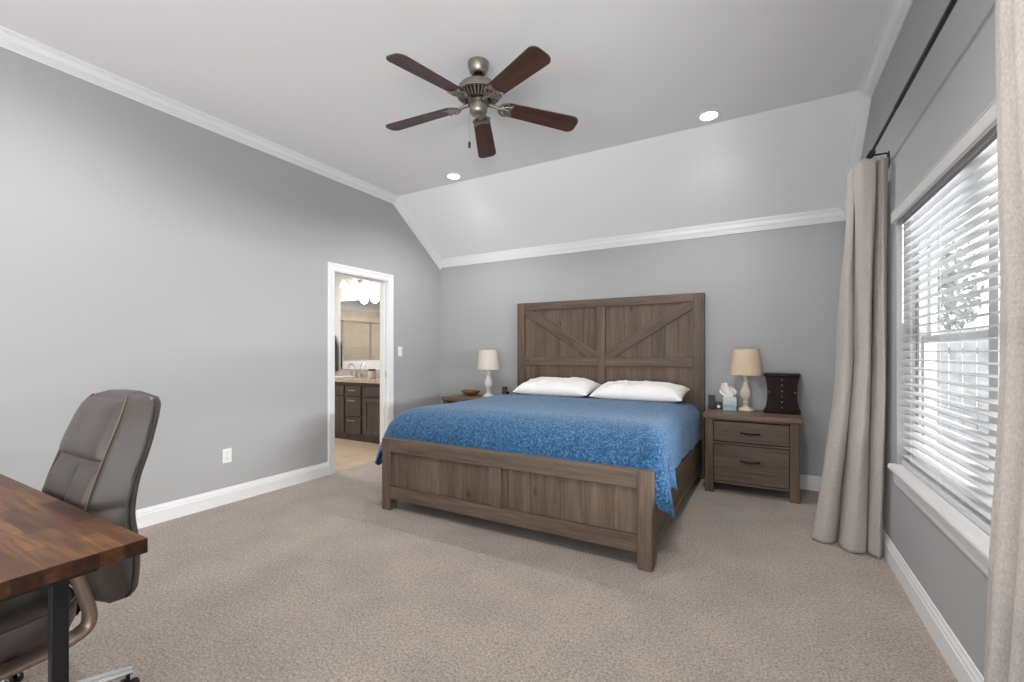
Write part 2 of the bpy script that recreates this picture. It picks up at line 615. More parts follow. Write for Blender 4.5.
# right wall with the window opening
bm = BM()
prism(bm, [(RY, 0), (SY0, 0), (SY0, CZ + .05), (RY, CZ + .05)], YZ, RW, RW + 0.16)
prism(bm, [(SY0, 0), (SY1, 0), (SY1, WZ0), (SY0, WZ0)], YZ, RW, RW + 0.16)
prism(bm, [(SY0, SZ1), (SY1, SZ1), (SY1, CZ + .05), (SY0, CZ + .05)], YZ, RW, RW + 0.16)
prism(bm, [(SY1, 0), (WY0, 0), (WY0, CZ + .05), (SY1, CZ + .05)], YZ, RW, RW + 0.16)
prism(bm, [(WY0, 0), (WY1, 0), (WY1, WZ0), (WY0, WZ0)], YZ, RW, RW + 0.16)
prism(bm, [(WY0, WZ1), (WY1, WZ1), (WY1, CZ + .05), (WY0, CZ + .05)], YZ, RW, RW + 0.16)
prism(bm, [(WY1, 0), (BW + .05, 0), (BW + .05, slope_z(BW + .05) + .05), (BEND, CZ + .05), (WY1, CZ + .05)], YZ, RW, RW + 0.16)
struct('wall_right', bm, WALL, smooth=False)
# rear wall with an opening invented for the fill lamps (behind the camera)
bm = BM()
xs = [LW - LT] + [v for p in REARW for v in p] + [RW + 0.16]
for i in range(0, len(xs), 2):
    box(bm, xs[i], xs[i + 1], RY - 0.12, RY, 0, CZ + .05)
for xa, xb in REARW:
    box(bm, xa, xb, RY - 0.12, RY, 0, 0.06)
    box(bm, xa, xb, RY - 0.12, RY, 2.45, CZ + .05)
struct('wall_rear', bm, WALL, smooth=False)
# ceiling: flat part and the slope down to the back wall
bm = BM()
prism(bm, [(RY - .12, CZ), (BEND, CZ), (BW + .12, slope_z(BW + .12)), (BW + .12, slope_z(BW + .12) + .12), (BEND, CZ + .12), (RY - .12, CZ + .12)], YZ, LW - LT, RW + 0.16)
struct('ceiling', bm, CEIL, smooth=False)

# crown moulding
CROWN = [(a * .9, b * .9) for a, b in ((0, 0), (.078, 0), (.078, .011), (.069, .012), (.069, .020), (.059, .024), (.052, .036), (.045, .052), (.036, .061), (.025, .065), (.025, .073), (.016, .075), (.016, .084), (.009, .086), (.009, .097), (0, .097))]
n1 = Vector((0, 0, -1))
sd = Vector((0, BW - BEND, BZ - CZ)).normalized()
n2 = Vector((0, sd.z, -sd.y))
mit = (n1 + n2) / (1 + n1.dot(n2))
for nm, xw, sg in (('trim_1', LW, 1), ('trim_3', RW, -1)):
    path = [(Vector((xw, RY, CZ)), n1), (Vector((xw, BEND, CZ)), mit), (Vector((xw, BW, BZ)) + sd * 0.06, n2)]
    bm = BM()
    loft(bm, [[p + Vector((sg * a, 0, 0)) + B * b for a, b in CROWN] for p, B in path], True, True)
    struct(nm, bm, WHITE, smooth=False)
k = (CZ - BZ) / (BW - BEND)
CB = [(0, -.0), (.044, -.044 * k), (.044, -.044 * k + .010), (.039, -.020), (.039, -.011), (.034, -.006), (.031, .008), (.028, .026), (.024, .038), (.019, .044), (.019, .052), (.013, .054), (.013, .064), (.008, .066), (.008, .078), (0, .078)]
bm = BM(); prism(bm, CB, lambda a, b, d: Vector((d, BW - a, BZ - b)), LW, RW)
struct('trim_2', bm, WHITE, smooth=False)

# baseboards
BASE = [(0, 0), (.016, 0), (.016, .088), (.012, .096), (.012, .106), (.007, .116), (.005, .128), (0, .130)]
bm = BM()
prism(bm, BASE, lambda a, b, d: Vector((LW + a, d, b)), RY, DY0 - 0.073)
prism(bm, BASE, lambda a, b, d: Vector((LW + a, d, b)), DY1 + 0.073, BW)
struct('baseboard_left', bm, WHITE, smooth=False)
bm = BM(); prism(bm, BASE, lambda a, b, d: Vector((d, BW - a, b)), LW, RW)
struct('baseboard_back', bm, WHITE, smooth=False)
bm = BM(); prism(bm, BASE, lambda a, b, d: Vector((RW - a, d, b)), RY, BW)
struct('baseboard_right', bm, WHITE, smooth=False)

# doorway: jamb and casing
d1 = sroot('door_1')
bm = BM()
box(bm, LW - LT - .002, LW + .002, DY0, DY0 + .013, 0, DZ, .002)
box(bm, LW - LT - .002, LW + .002, DY1 - .013, DY1, 0, DZ, .002)
box(bm, LW - LT - .002, LW + .002, DY0, DY1, DZ - .013, DZ, .002)
# door stop
box(bm, LW - .075, LW - .045, DY0 + .013, DY0 + .024, 0, DZ - .018, .002)
box(bm, LW - .075, LW - .045, DY1 - .024, DY1 - .013, 0, DZ - .018, .002)
box(bm, LW - .075, LW - .045, DY0 + .018, DY1 - .018, DZ - .030, DZ - .018, .002)
obj('door_frame', bm, WHITE, d1, smooth=False)
CASE = [(0, 0), (.010, 0), (.012, .010), (.014, .040), (.018, .048), (.020, .069), (.014, .076), (0, .076)]
bm = BM()
w = .004
pts = [(DY0 + w, 0, -1, 0), (DY0 + w, DZ - w, -1, 1), (DY1 - w, DZ - w, 1, 1), (DY1 - w, 0, 1, 0)]
loft(bm, [[Vector((LW + a, y + sy * b, z + sz * b)) for a, b in CASE] for y, z, sy, sz in pts], True, True)
loft(bm, [[Vector((LW - LT - a, y + sy * b, z + sz * b)) for a, b in CASE] for y, z, sy, sz in pts], True, True)
obj('casing', bm, WHITE, d1, smooth=False)
bm = BM(); box(bm, LW - .040, LW - .012, DY1 - .0145, DY1 - .0128, 0.93, 1.0, .0005)
sp = obj('strike_plate', bm, NICKEL, d1); sp['label'] = 'brushed metal strike plate'

# window_1: frame, sashes, glass, sill
w1 = sroot('window_1')
bm = BM()
XF0, XF1 = RW + .085, RW + .155
WYM = 2.28
for a, b in ((WY0, WY0 + .04), (WY1 - .04, WY1), (WYM - .04, WYM + .04)):
    box(bm, XF0, XF1, a, b, WZ0, WZ1, .003)
box(bm, XF0, XF1, WY0, WY1, WZ1 - .04, WZ1, .003)
box(bm, XF0, XF1, WY0, WY1, WZ0, WZ0 + .04, .003)
obj('window_frame', bm, WHITE, w1, smooth=False)
for ya, yb in ((WY0 + .04, WYM - .04), (WYM + .04, WY1 - .04)):
    for za, zb, xo in ((WZ0 + .04, 1.31, .012), (1.27, WZ1 - .04, .038)):
        bm = BM()
        s = .038
        box(bm, XF0 + xo, XF0 + xo + .025, ya, ya + s, za, zb, .003)
        box(bm, XF0 + xo, XF0 + xo + .025, yb - s, yb, za, zb, .003)
        box(bm, XF0 + xo, XF0 + xo + .025, ya + s, yb - s, za, za + s, .003)
        box(bm, XF0 + xo, XF0 + xo + .025, ya + s, yb - s, zb - s, zb, .003)
        so = obj('sash', bm, WHITE, w1, smooth=False)
        bm = BM(); box(bm, XF0 + xo + .010, XF0 + xo + .014, ya + s, yb - s, za + s, zb - s)
        obj('pane', bm, GLASS, so, smooth=False)
bm = BM()
prism(bm, [(RW - .038, .588), (RW - .034, .596), (RW - .030, .602), (RW + .16, .602), (RW + .16, .572), (RW - .034, .572), (RW - .038, .578)], XZ, WY0 - .03, WY1 + .012)
prism(bm, [(RW - .016, .572), (RW - .001, .572), (RW - .001, .49), (RW - .010, .494), (RW - .014, .51)], XZ, WY0 - .01, WY1 - .004)
obj('sill', bm, WHITE, w1, smooth=False)
# frames of the made-up openings that pass the fill (behind the camera)
wr = sroot('fill_opening_rear')
bm = BM()
xa, xb = REARW[0]
for a, b in ((xa, xa + .05), (-1.24, -1.16), (xb - .05, xb)):
    box(bm, a, b, RY - .11, RY - .06, .06, 2.45, .003)
for a, b in ((.06, .12), (2.39, 2.45)):
    box(bm, xa + .05, xb - .05, RY - .11, RY - .06, a, b, .003)
obj('window_frame', bm, WHITE, wr, smooth=False)
wr = sroot('fill_opening_side')  # side opening added to let the fill reach the ceiling
bm = BM()
for a, b in ((SY0, SY0 + .05), (SY1 - .05, SY1)):
    box(bm, RW + .09, RW + .14, a, b, WZ0, SZ1, .003)
for a, b in ((WZ0, WZ0 + .05), (SZ1 - .05, SZ1)):
    box(bm, RW + .09, RW + .14, SY0 + .05, SY1 - .05, a, b, .003)
obj('window_frame', bm, WHITE, wr, smooth=False)

# ------------------------------------------------------------------ bathroom shell
bm = BM(); box(bm, BXL, LW - 0.02, BYF, BYB, -0.12, -0.004)
struct('floor_bathroom', bm, FLOORTILE, smooth=False)
bm = BM(); box(bm, BXL - .1, LW - LT, BYB, BYB + .1, -.1, BCZ + .02)
struct('wall_bathroom_back', bm, BATHW, smooth=False)
bm = BM(); box(bm, BXL - .1, LW - LT, BYF - .1, BYF, -.1, BCZ + .02)
struct('wall_bathroom_front', bm, BATHW, smooth=False)
bm = BM(); box(bm, BXL - .1, BXL, BYF, BYB, 2.08, BCZ + .02)
struct('wall_bathroom_left', bm, BATHW, smooth=False)
bm = BM(); box(bm, BXL - .1, BXL + .012, BYF, BYB, -.1, 2.08)
struct('wall_shower_tile', bm, SHOWERTILE, smooth=False)
bm = BM(); box(bm, BXL - .1, LW - LT, BYF - .1, BYB + .1, BCZ, BCZ + .08)
struct('ceiling_bathroom', bm, CEIL, smooth=False)
bm = BM(); box(bm, LW - LT - .008, LW - LT, BYF, DY0 - .09, 0, BCZ); box(bm, LW - LT - .008, LW - LT, DY1 + .09, BYB, 0, BCZ)
box(bm, LW - LT - .008, LW - LT, DY0 - .09, DY1 + .09, DZ + .09, BCZ)
struct('wall_bathroom_right', bm, BATHW, smooth=False)
bm = BM(); box(bm, -6.70, -6.58, 2.2, 4.10, -.004, 1.06, .004)
struct('wall_shower_low', bm, BATHW, smooth=False)

# ================================================================== BED
HX0, HX1, FX0, FX1, BF, BH = -2.556, -0.497, -2.597, -0.538, 2.535, 4.658       # left, right, footboard front, headboard front
BX0, BX1 = HX0, HX1
bed = thing('bed', 'king size bed of grey-brown barn-door wood with tall headboard and low footboard', 'bed', ((BX0 + BX1) / 2, 3.6, 0))
bo = Vector(bed.location)
hx = (BX1 - BX0) / 2


def L2(bm_, mat, name, parent, **kw):
    for v in bm_.verts:
        v.co -= bo
    return obj(name, bm_, mat, parent, **kw)


def planks(x0, x1, y0, y1, z0, z1, n, bev=.0022):
    b = BM()
    ws = [random.uniform(.8, 1.25) for _ in range(n)]
    tot = sum(ws); x = x0
    for w_ in ws:
        w2 = w_ / tot * (x1 - x0)
        box(b, x + .0003, x + w2 - .0003, y0, y1, z0, z1, bev, 1)
        x += w2
    return b


HT = 1.80
mx_ = (BX0 + BX1) / 2
# headboard
hb = L2(planks(BX0 + .08, BX1 - .08, BH + .024, BH + .060, .28, HT - .05, 13), GREYWOOD_Z, 'headboard', bed)
for xa, xb in ((BX0, BX0 + .098), (BX1 - .098, BX1)):
    bm = BM(); box(bm, xa, xb, BH, BH + .075, 0, HT - .0, .004)
    L2(bm, GREYWOOD_Z, 'post', hb)
bm = BM(); box(bm, BX0 + .098, BX1 - .098, BH + .003, BH + .070, HT - .085, HT, .004)
L2(bm, GREYWOOD_X, 'rail', hb)
bm = BM(); box(bm, mx_ - .046, mx_ + .046, BH + .003, BH + .03, .30, HT - .085, .003)
L2(bm, GREYWOOD_Z, 'stile', hb)
for xa, xb in ((BX0 + .098, mx_ - .046), (mx_ + .046, BX1 - .098)):
    bm = BM(); box(bm, xa, xb, BH + .005, BH + .03, 1.075, 1.167, .003)
    L2(bm, GREYWOOD_X, 'rail', hb)
    bm = BM(); box(bm, xa, xb, BH + .005, BH + .03, .30, .39, .003)
    L2(bm, GREYWOOD_X, 'rail', hb)
for sgn in (-1, 1):
    # brace from the top outer corner to the lower inner corner
    xo = BX0 + .098 if sgn < 0 else BX1 - .098
    xi = mx_ + sgn * .046
    zt, zb, wv = HT - .085, 1.167, .098
    dx = abs(xi - xo)
    ln = math.hypot(dx, zt - zb)
    hh = wv / 2 * ln / dx                       # half height of the slanted edge
    ww = wv / 2 * ln / (zt - zb)
    s = 1 if sgn < 0 else -1
    poly = [(xo, zt), (xo + s * ww, zt), (xi, zb + hh), (xi, zb), (xi - s * ww, zb), (xo, zt - hh)]
    bm = BM(); prism(bm, poly, XZ, BH + .008, BH + .026)
    bmesh.ops.bevel(bm, geom=list(bm.edges), offset=.002, segments=1, affect='EDGES')
    ang = math.atan2(zt - zb, dx) * (1 if sgn < 0 else -1)
    c = Vector(((xo + xi) / 2, BH, (zt + zb) / 2))
    R = Matrix.Rotation(-ang, 4, 'Y')
    for v in bm.verts:
        v.co = R @ (v.co - c)
    br = obj('brace', bm, GREYWOOD_X, hb, smooth=False)
    br.matrix_local = Matrix.Translation(c - bo) @ R.inverted()
# footboard
BX0, BX1 = FX0, FX1
mx_ = (BX0 + BX1) / 2
FT, FD = .553, .078
fb = L2(planks(BX0 + .07, BX1 - .07, BF + .030, BF + .058, .13, FT - .06, 11), GREYWOOD_Z, 'footboard', bed)
for xa, xb in ((BX0, BX0 + .083), (BX1 - .083, BX1)):
    bm = BM(); box(bm, xa, xb, BF, BF + FD, 0, FT, .004)
    L2(bm, GREYWOOD_Z, 'post', fb)
for za, zb in ((FT - .10, FT), (.092, .188)):
    bm = BM(); box(bm, BX0 + .083, BX1 - .083, BF + .002, BF + FD - .002, za, zb, .004)
    L2(bm, GREYWOOD_X, 'rail', fb)
bm = BM(); box(bm, mx_ - .044, mx_ + .044, BF + .008, BF + .04, .188, FT - .10, .003)
L2(bm, GREYWOOD_Z, 'stile', fb)
for fa, fb2, ha, hb2 in ((FX0 + .02, FX0 + .055, HX0 + .02, HX0 + .055), (FX1 - .055, FX1 - .02, HX1 - .055, HX1 - .02)):
    def rail_bm(grow, z0_, z1_):
        b = BM()
        loft(b, [[Vector((x, BF + FD, z)) for x, z in ((fa - grow, z0_), (fb2 + grow, z0_), (fb2 + grow, z1_), (fa - grow, z1_))],
                 [Vector((x, BH + .002, z)) for x, z in ((ha - grow, z0_), (hb2 + grow, z0_), (hb2 + grow, z1_), (ha - grow, z1_))]])
        bmesh.ops.bevel(b, geom=list(b.edges), offset=.003, segments=1, affect='EDGES')
        return b
    sr = L2(rail_bm(0, .10, .385), GREYWOOD_Y, 'side_rail', bed)
    L2(rail_bm(.004, .095, .135), GREYWOOD_Y, 'ledge', sr)
BX0, BX1 = (HX0 + FX0) / 2, (HX1 + FX1) / 2
bm = BM()
for i in range(9):
    y = BF + .2 + i * .23
    box(bm, BX0 + .07, BX1 - .07, y, y + .07, .24, .262, .003)
L2(bm, GREYWOOD_X, 'slat_base', bed)

# mattress
MX0, MX1, MY0, MY1 = BX0 + .10, BX1 - .10, BF + FD + .24, BH - .015
bm = BM(); box(bm, MX0, MX1, MY0, MY1, .263, .720, .09, 5)
tag(obj('mattress', bm, MATTRESS), 'white mattress on the wooden bed, hidden beneath the blue coverlet', 'mattress')

# coverlet
CY0, CY1 = BF + FD + .012, BH - .05
R_HEM = [(2.627, .36), (2.65, .31), (2.685, .262), (2.73, .31), (2.79, .44), (2.85, .395), (2.91, .362), (2.96, .43), (3.0, .474), (3.2, .45), (3.6, .408), (4.1, .394), (4.6, .40)]
L_HEM = [(2.627, .40), (2.66, .30), (2.71, .27), (2.78, .38), (2.86, .45), (2.93, .41), (3.0, .46), (3.3, .43), (3.7, .40), (4.6, .40)]


def lerp_tab(T, x):
    if x <= T[0][0]:
        return T[0][1]
    for (a, fa), (b, fb_) in zip(T, T[1:]):
        if x <= b:
            t = (x - a) / (b - a)
            t = t * t * (3 - 2 * t)
            return fa + (fb_ - fa) * t
    return T[-1][1]


def cov_point(u, v):
    """u: from the left hem over the bed to the right hem, v: from footboard to headboard"""
    y = CY0 + (CY1 - CY0) * (v ** 1.35)
    # front roll of the coverlet
    k_ = min(max((y - CY0) / .34, 0), 1)
    top = .50 + (.758 - .50) * math.sqrt(max(0, 1 - (1 - k_) ** 2.2))
    top -= .022 * sstep(4.05, 4.25, y)
    top += .006 * math.sin(y * 5.1) + .008 * noise.noise(Vector((u * 7, y * 2.2, 0.3)))
    tt = (y - BF) / (BH - BF)
    mid = (FX0 + FX1) / 2 * (1 - tt) + (HX0 + HX1) / 2 * tt
    half = (BX1 - BX0) / 2 + .020 - (.058 if u > .5 else .03) * sstep(2.95, 3.7, y)
    r = .045 + .085 * sstep(2.64, 2.98, y)
    side = 1 if u > .5 else -1
    a = abs(u - .5) * 2                    # 0 at the centre line, 1 at the hem
    hem = lerp_tab(R_HEM if side > 0 else L_HEM, y)
    if a < .62:
        xx = (a / .62) * (half - r)
        z = top + .012 * (1 - (xx / half) ** 2)
    elif a < .78:
        t = (a - .62) / .16 * PI / 2
        rr = min(r, max(.03, top - hem - .02))
        xx = half - r + r * math.sin(t)
        z = top - rr * (1 - math.cos(t))
        if side < 0:
            xx += .050 * sstep(3.25, 2.74, y) * math.sin(t)
    else:
        t = (a - .78) / .22
        rr = min(r, max(.03, top - hem - .02))
        z = (top - rr) + (hem - (top - rr)) * t
        # folds in the hanging part, fuller by the foot corner
        f = .036 * sstep(3.1, 2.75, y)
        fold = f * math.cos((y - 2.69) / .215 * 2 * PI) * t
        xx = half + .010 * t + fold + .018 * sstep(3.1, 2.7, y) * t
        if side < 0:
            xx += (.050 + .085 * t ** .7) * sstep(3.25, 2.74, y)
        xx += .006 * math.sin(y * 17 + side) * t * sstep(2.9, 3.2, y)
        if y > 3.0:
            z += .007 * math.sin(y * 46) * t      # scalloped edge
    xx -= .055 * (1 - sstep(CY0, CY0 + .045, y)) * sstep(.5, .8, a)
    return Vector((mid + side * xx, y, z))


bm = BM(); sheet(bm, lambda u, v: cov_point(u, v), 130, 120)
cv = obj('coverlet', bm, COVER, angle=80)
tag(cv, 'blue textured coverlet spread over the wooden bed with corners hanging by the footboard', 'bedspread')
sm = cv.modifiers.new('thick', 'SOLIDIFY'); sm.thickness = .010; sm.offset = 1.0
ss = cv.modifiers.new('soft', 'SUBSURF'); ss.levels = 1; ss.render_levels = 1

# pillows


def pillow_bm(W, D, T, seed):
    b = BM()
    n, m_ = 46, 30

    def f(s):
        def g(i, j):
            u = -1 + 2 * i; v = -1 + 2 * j
            h = T * max(0, (1 - abs(u) ** 3.6) * (1 - abs(v) ** 2.6)) ** .48
            x = W * u * (.975 + .025 * v * v)
            y = D * v * (.965 + .035 * u * u)
            wv = noise.noise(Vector((u * 3.2 + seed, v * 2.0, seed))) * .018 + noise.noise(Vector((u * 10 + v * 6 + seed, v * 4, 2))) * .011
            edge = min(1, 4 * min(1 - abs(u), 1 - abs(v)))
            z = s * h * (1 if s > 0 else .55) + (wv if s > 0 else 0) * edge
            return Vector((x, y, z))
        return g
    for s in (1, -1):
        sheet(b, f(s), n, m_)
    bmesh.ops.remove_doubles(b, verts=b.verts, dist=.0008)
    bmesh.ops.recalc_face_normals(b, faces=b.faces)
    return b


pl = obj('pillow', pillow_bm(.414, .245, .106, 3.1), COTTON, angle=80)
tag(pl, 'white pillow at the head of the bed, on the side near the doorway', 'pillow', 'pillows on the blue bed', (-1.918, 4.385, .8355))
pl.rotation_euler = (math.radians(8), 0, math.radians(.5))
pr = obj('pillow', pillow_bm(.428, .245, .100, 8.4), COTTON, angle=80)
tag(pr, 'white pillow at the head of the bed, on the side near the window', 'pillow', 'pillows on the blue bed', (-1.050, 4.380, .829))
pr.rotation_euler = (math.radians(8), 0, math.radians(-.5))

# ================================================================== NIGHTSTANDS
NW, ND, NH = .733, .455, .688


def make_nightstand(label):
    t = thing('nightstand', label, 'nightstand', (0, 0, 0), 0, 'matching two-drawer nightstands')
    h = NW / 2
    bm = BM(); box(bm, -h, h, -.018, ND, NH - .042, NH, .004)
    obj('top', bm, TOPWOOD_X, t)
    hb_ = h - .014
    for xa, xb in ((-hb_, -hb_ + .068), (hb_ - .068, hb_)):
        for ya, yb in ((0, .06), (ND - .08, ND - .02)):
            bm = BM(); box(bm, xa, xb, ya, yb, 0, NH - .042, .003)
            obj('leg', bm, GREYWOOD_Z, t)
    bm = BM()
    box(bm, -hb_ + .02, -hb_ + .045, .06, ND - .08, .10, NH - .042, .001)
    box(bm, hb_ - .045, hb_ - .02, .06, ND - .08, .10, NH - .042, .001)
    box(bm, -hb_ + .068, hb_ - .068, ND - .05, ND - .035, .10, NH - .042, .001)
    box(bm, -hb_ + .068, hb_ - .068, .03, ND - .05, .085, .105, .001)
    box(bm, -hb_ + .068, hb_ - .068, .012, .05, .428, .446, .001)
    box(bm, -hb_ + .068, hb_ - .068, .012, .05, NH - .056, NH - .042, .001)
    box(bm, -hb_ + .068, hb_ - .068, .012, .05, .085, .105, .001)
    obj('body', bm, GREYWOOD_X, t, smooth=False)
    for za, zb in ((.453, .623), (.109, .423)):
        bm = BM(); box(bm, -hb_ + .071, hb_ - .071, .004, .38, za, zb, .003)
        d = obj('drawer', bm, GREYWOOD_X, t)
        zc = (za + zb) / 2 if za > .4 else zb - .125
        bm = BM()
        for sx in (-.066, .066):
            tube(bm, [(sx, .006, zc), (sx, -.020, zc)], .006, 8)
            bmesh.ops.create_uvsphere(bm, u_segments=10, v_segments=6, radius=.009, matrix=Matrix.Translation((sx, -.018, zc)))
        tube(bm, [(-.066 + .132 * i / 10, -.021 - .010 * math.sin(PI * i / 10), zc - .004 * math.sin(PI * i / 10)) for i in range(11)],
             [.0055 + .003 * math.sin(PI * i / 10) for i in range(11)], 8)
        hd = obj('handle', bm, IRON, d); hd['label'] = 'black iron bar handle'
    return t


nsr = make_nightstand('grey-brown two-drawer nightstand by the window curtain holding lamp and dark jewelry box')
NR = Vector((-.098, 4.262, 0))
nsr.location = NR
NL = Vector((-3.005, 4.262, 0))
nsl = dup(nsr, NL, 0, 'grey-brown nightstand in the corner behind the bed holding lamp and wooden bowl')

# ================================================================== LAMPS


def make_lamp(label, basemat, shademat, group='matching bedside table lamps'):
    t = thing('table_lamp', label, 'lamp', (0, 0, 0), 0, group)
    prof = [(.001, 0), (.066, 0), (.069, .004), (.068, .012), (.060, .020), (.046, .030), (.030, .040), (.024, .052), (.021, .062), (.027, .068), (.029, .075),
            (.024, .082), (.019, .090), (.024, .098), (.034, .112), (.043, .132), (.047, .152), (.045, .170), (.038, .192), (.029, .216), (.022, .240),
            (.019, .255), (.025, .262), (.029, .268), (.028, .276), (.018, .283), (.015, .295), (.021, .302), (.024, .308), (.016, .316), (.010, .318), (.001, .318)]
    bm = BM(); lathe(bm, [(r_, z_ * 1.03) for r_, z_ in prof], 32)
    obj('base', bm, basemat, t, angle=50)
    bm = BM(); lathe(bm, [(.008, .322), (.008, .356), (.016, .358), (.016, .396), (.004, .398), (.004, .541), (.001, .542)], 14)
    for k_ in range(3):
        a = 2 * PI * k_ / 3
        tube(bm, [(0, 0, .536), (.1045 * math.cos(a), .1045 * math.sin(a), .552)], .002, 6)
    obj('socket', bm, NICKEL, t)
    bm = BM()
    lathe(bm, [(.134, .326), (.1335, .331), (.1085, .556), (.107, .562), (.1055, .562), (.107, .554), (.132, .330), (.1325, .326)], 48, None, False)
    # close the ring at its lower rim
    bmesh.ops.remove_doubles(bm, verts=bm.verts, dist=1e-6)
    sh = obj('shade', bm, shademat, t, angle=60)
    bm = BM()
    lathe(bm, [(.1345, .326), (.1350, .328), (.1342, .335), (.1335, .335), (.1340, .326)], 48, None, False)
    obj('lower_trim', bm, shademat, sh, angle=60)
    bm = BM()
    lathe(bm, [(.1080, .556), (.1092, .557), (.1082, .564), (.1070, .564)], 48, None, False)
    obj('upper_trim', bm, shademat, sh, angle=60)
    return t


lr = make_lamp('ivory turned table lamp with oatmeal drum shade beside the tissue box', IVORY, SHADE)
lr.location = (-.140, 4.598, NH + .001)
ll = make_lamp('white turned table lamp with daylit-pale drum shade beside the wooden bowl', WHITELAMP, SHADE_DAYLIT)
ll.location = (-2.875, 4.52, NH + .001)

# jewelry box
jb = thing('jewelry_box', 'dark espresso jewelry box with curved sides and six small drawers beside the ivory lamp', 'jewelry box', (.140, 4.530, NH + .001), math.radians(-1.5))
JH = .345


def jx(z):
    t = (z - .02) / (JH - .035)
    t = min(max(t, 0), 1)
    return .112 + .022 * (2 * t - 1) ** 2


bm = BM()
ring = []
for i in range(25):
    z = .022 + (JH - .044) * i / 24
    x = jx(z) - .002
    ring.append([Vector((-x, -.002 + .004, z)), Vector((x, .002, z)), Vector((x, .20, z)), Vector((-x, .20, z))])
loft(bm, ring, True, True)
obj('body', bm, ESPRESSO, jb)
bm = BM(); box(bm, -.140, .140, -.012, .212, 0, .024, .004)
obj('base', bm, ESPRESSO, jb)
bm = BM(); box(bm, -.138, .138, -.012, .210, JH - .022, JH, .005)
obj('top', bm, ESPRESSO, jb)
NDR = 6
z0 = .028
hgt = (JH - .022 - .032) / NDR
for i in range(NDR):
    bm = BM(); box(bm, -.066, .066, -.006, .06, z0 + i * hgt + .0015, z0 + (i + 1) * hgt - .0015, .0008, 1)
    dr = obj('drawer', bm, ESPRESSO, jb)
    bm = BM(); bmesh.ops.create_uvsphere(bm, u_segments=12, v_segments=8, radius=.0062, matrix=Matrix.Translation((0, -.012, z0 + (i + .5) * hgt)))
    kb = obj('knob', bm, NICKEL, dr); kb['label'] = 'silver knob'
for sgn in (-1, 1):
    bm = BM()
    rr = []
    for i in range(17):
        z = z0 + .002 + (JH - .022 - .036) * i / 16
        x = jx(z) - .001
        a, b = sgn * .069, sgn * x
        rr.append([Vector((a, -.005, z)), Vector((b, -.005, z)), Vector((b, .03, z)), Vector((a, .03, z))])
    loft(bm, rr, True, True)
    dd = obj('side_door', bm, ESPRESSO, jb)
    bm = BM(); bmesh.ops.create_uvsphere(bm, u_segments=12, v_segments=8, radius=.006, matrix=Matrix.Translation((sgn * .098, -.011, .185)))
    kb = obj('knob', bm, NICKEL, dd); kb['label'] = 'silver knob'

# tissue box
tb = thing('tissue_box', 'square pale teal tissue box with a white tissue pulled up, beside the ivory lamp', 'tissue box', (-.274, 4.585, NH + .001), math.radians(6))
bm = BM(); box(bm, -.055, .055, -.055, .055, 0, .122, .003)
obj('box', bm, TBOX, tb)
bm = BM()


def tis(u, v):
    a = (u - .5) * 2
    z = .119 + .125 * v
    sp_ = .018 + .045 * math.sin(PI * min(1, v * .85)) * (1 - .25 * v)
    return Vector((a * sp_ * 1.3 - .030 * v + .012 * math.sin(a * 6 + v * 2) * v, .016 * math.sin(a * 7 + v * 3) * (.3 + v) + .01 * a, z - .035 * (a * a) * v - .012 * v * math.sin(3 * a)))


sheet(bm, tis, 26, 16)
ts = obj('tissue', bm, TISSUE, tb, angle=80)
so_ = ts.modifiers.new('thick', 'SOLIDIFY'); so_.thickness = .0015

# cordless phone and small clock
ph = thing('cordless_phone', 'black cordless phone standing in its charger by the tall headboard', 'phone', (-.425, 4.62, NH + .001), math.radians(10))
bm = BM(); box(bm, -.032, .032, -.03, .05, 0, .022, .006)
obj('cradle', bm, BLACKPLASTIC, ph)
bm = BM()
Rm = Matrix.Translation((0, .008, .016)) @ Matrix.Rotation(math.radians(-12), 4, 'X')
box(bm, -.029, .029, -.012, .012, 0, .112, .006, 2, Rm)
hs = obj('handset', bm, BLACKPLASTIC, ph)
bm = BM(); box(bm, -.020, .020, -.0135, -.0115, .068, .098, .001, 1, Rm)
sx_ = obj('screen', bm, M('dark_screen', (.03, .045, .05), .12), hs); sx_['label'] = 'dark glossy screen'
ck = thing('alarm_clock', 'tiny black cube alarm clock with a round white face between phone and tissue box', 'clock', (-.366, 4.61, NH + .001), math.radians(2))
bm = BM(); box(bm, -.024, .024, -.02, .03, 0, .066, .004)
obj('case', bm, BLACKPLASTIC, ck)
bm = BM(); lathe(bm, [(.001, 0), (.013, 0), (.013, .003), (.001, .003)], 20, Matrix.Translation((0, -.0195, .026)) @ Matrix.Rotation(PI / 2, 4, 'X'))
fc = obj('face', bm, PLASTICWHITE, ck); fc['label'] = 'round white face'

# left nightstand: bowl, phone stand, small charger
bm = BM()
lathe(bm, [(.001, .000), (.062, 0), (.070, .004), (.100, .020), (.122, .042), (.126, .052), (.121, .055), (.110, .048), (.086, .028), (.052, .014), (.001, .010)], 40)
for v in bm.verts:
    v.co.y *= .8
    v.co.z += .008 * (v.co.x / .12) ** 2
bowl = obj('wooden_bowl', bm, BOWLWOOD, angle=60)
tag(bowl, 'shallow brown wooden bowl on the corner nightstand left of the white lamp', 'bowl', None, (-3.165, 4.57, NH + .001))
pf = thing('photo_frame', 'small dark upright frame on the corner nightstand between lamp and headboard', 'frame', (-2.716, 4.62, NH + .001), math.radians(-6))
bm = BM()
Rm = Matrix.Rotation(math.radians(-9), 4, 'X')
box(bm, -.034, .034, -.006, .008, .001, .118, .003, 2, Rm)
obj('frame', bm, ESPRESSO, pf)
bm = BM(); box(bm, -.025, .025, -.0075, -.0055, .012, .106, 0, 1, Rm)
obj('picture', bm, M('dim_print', (.06, .05, .045), .3), pf)
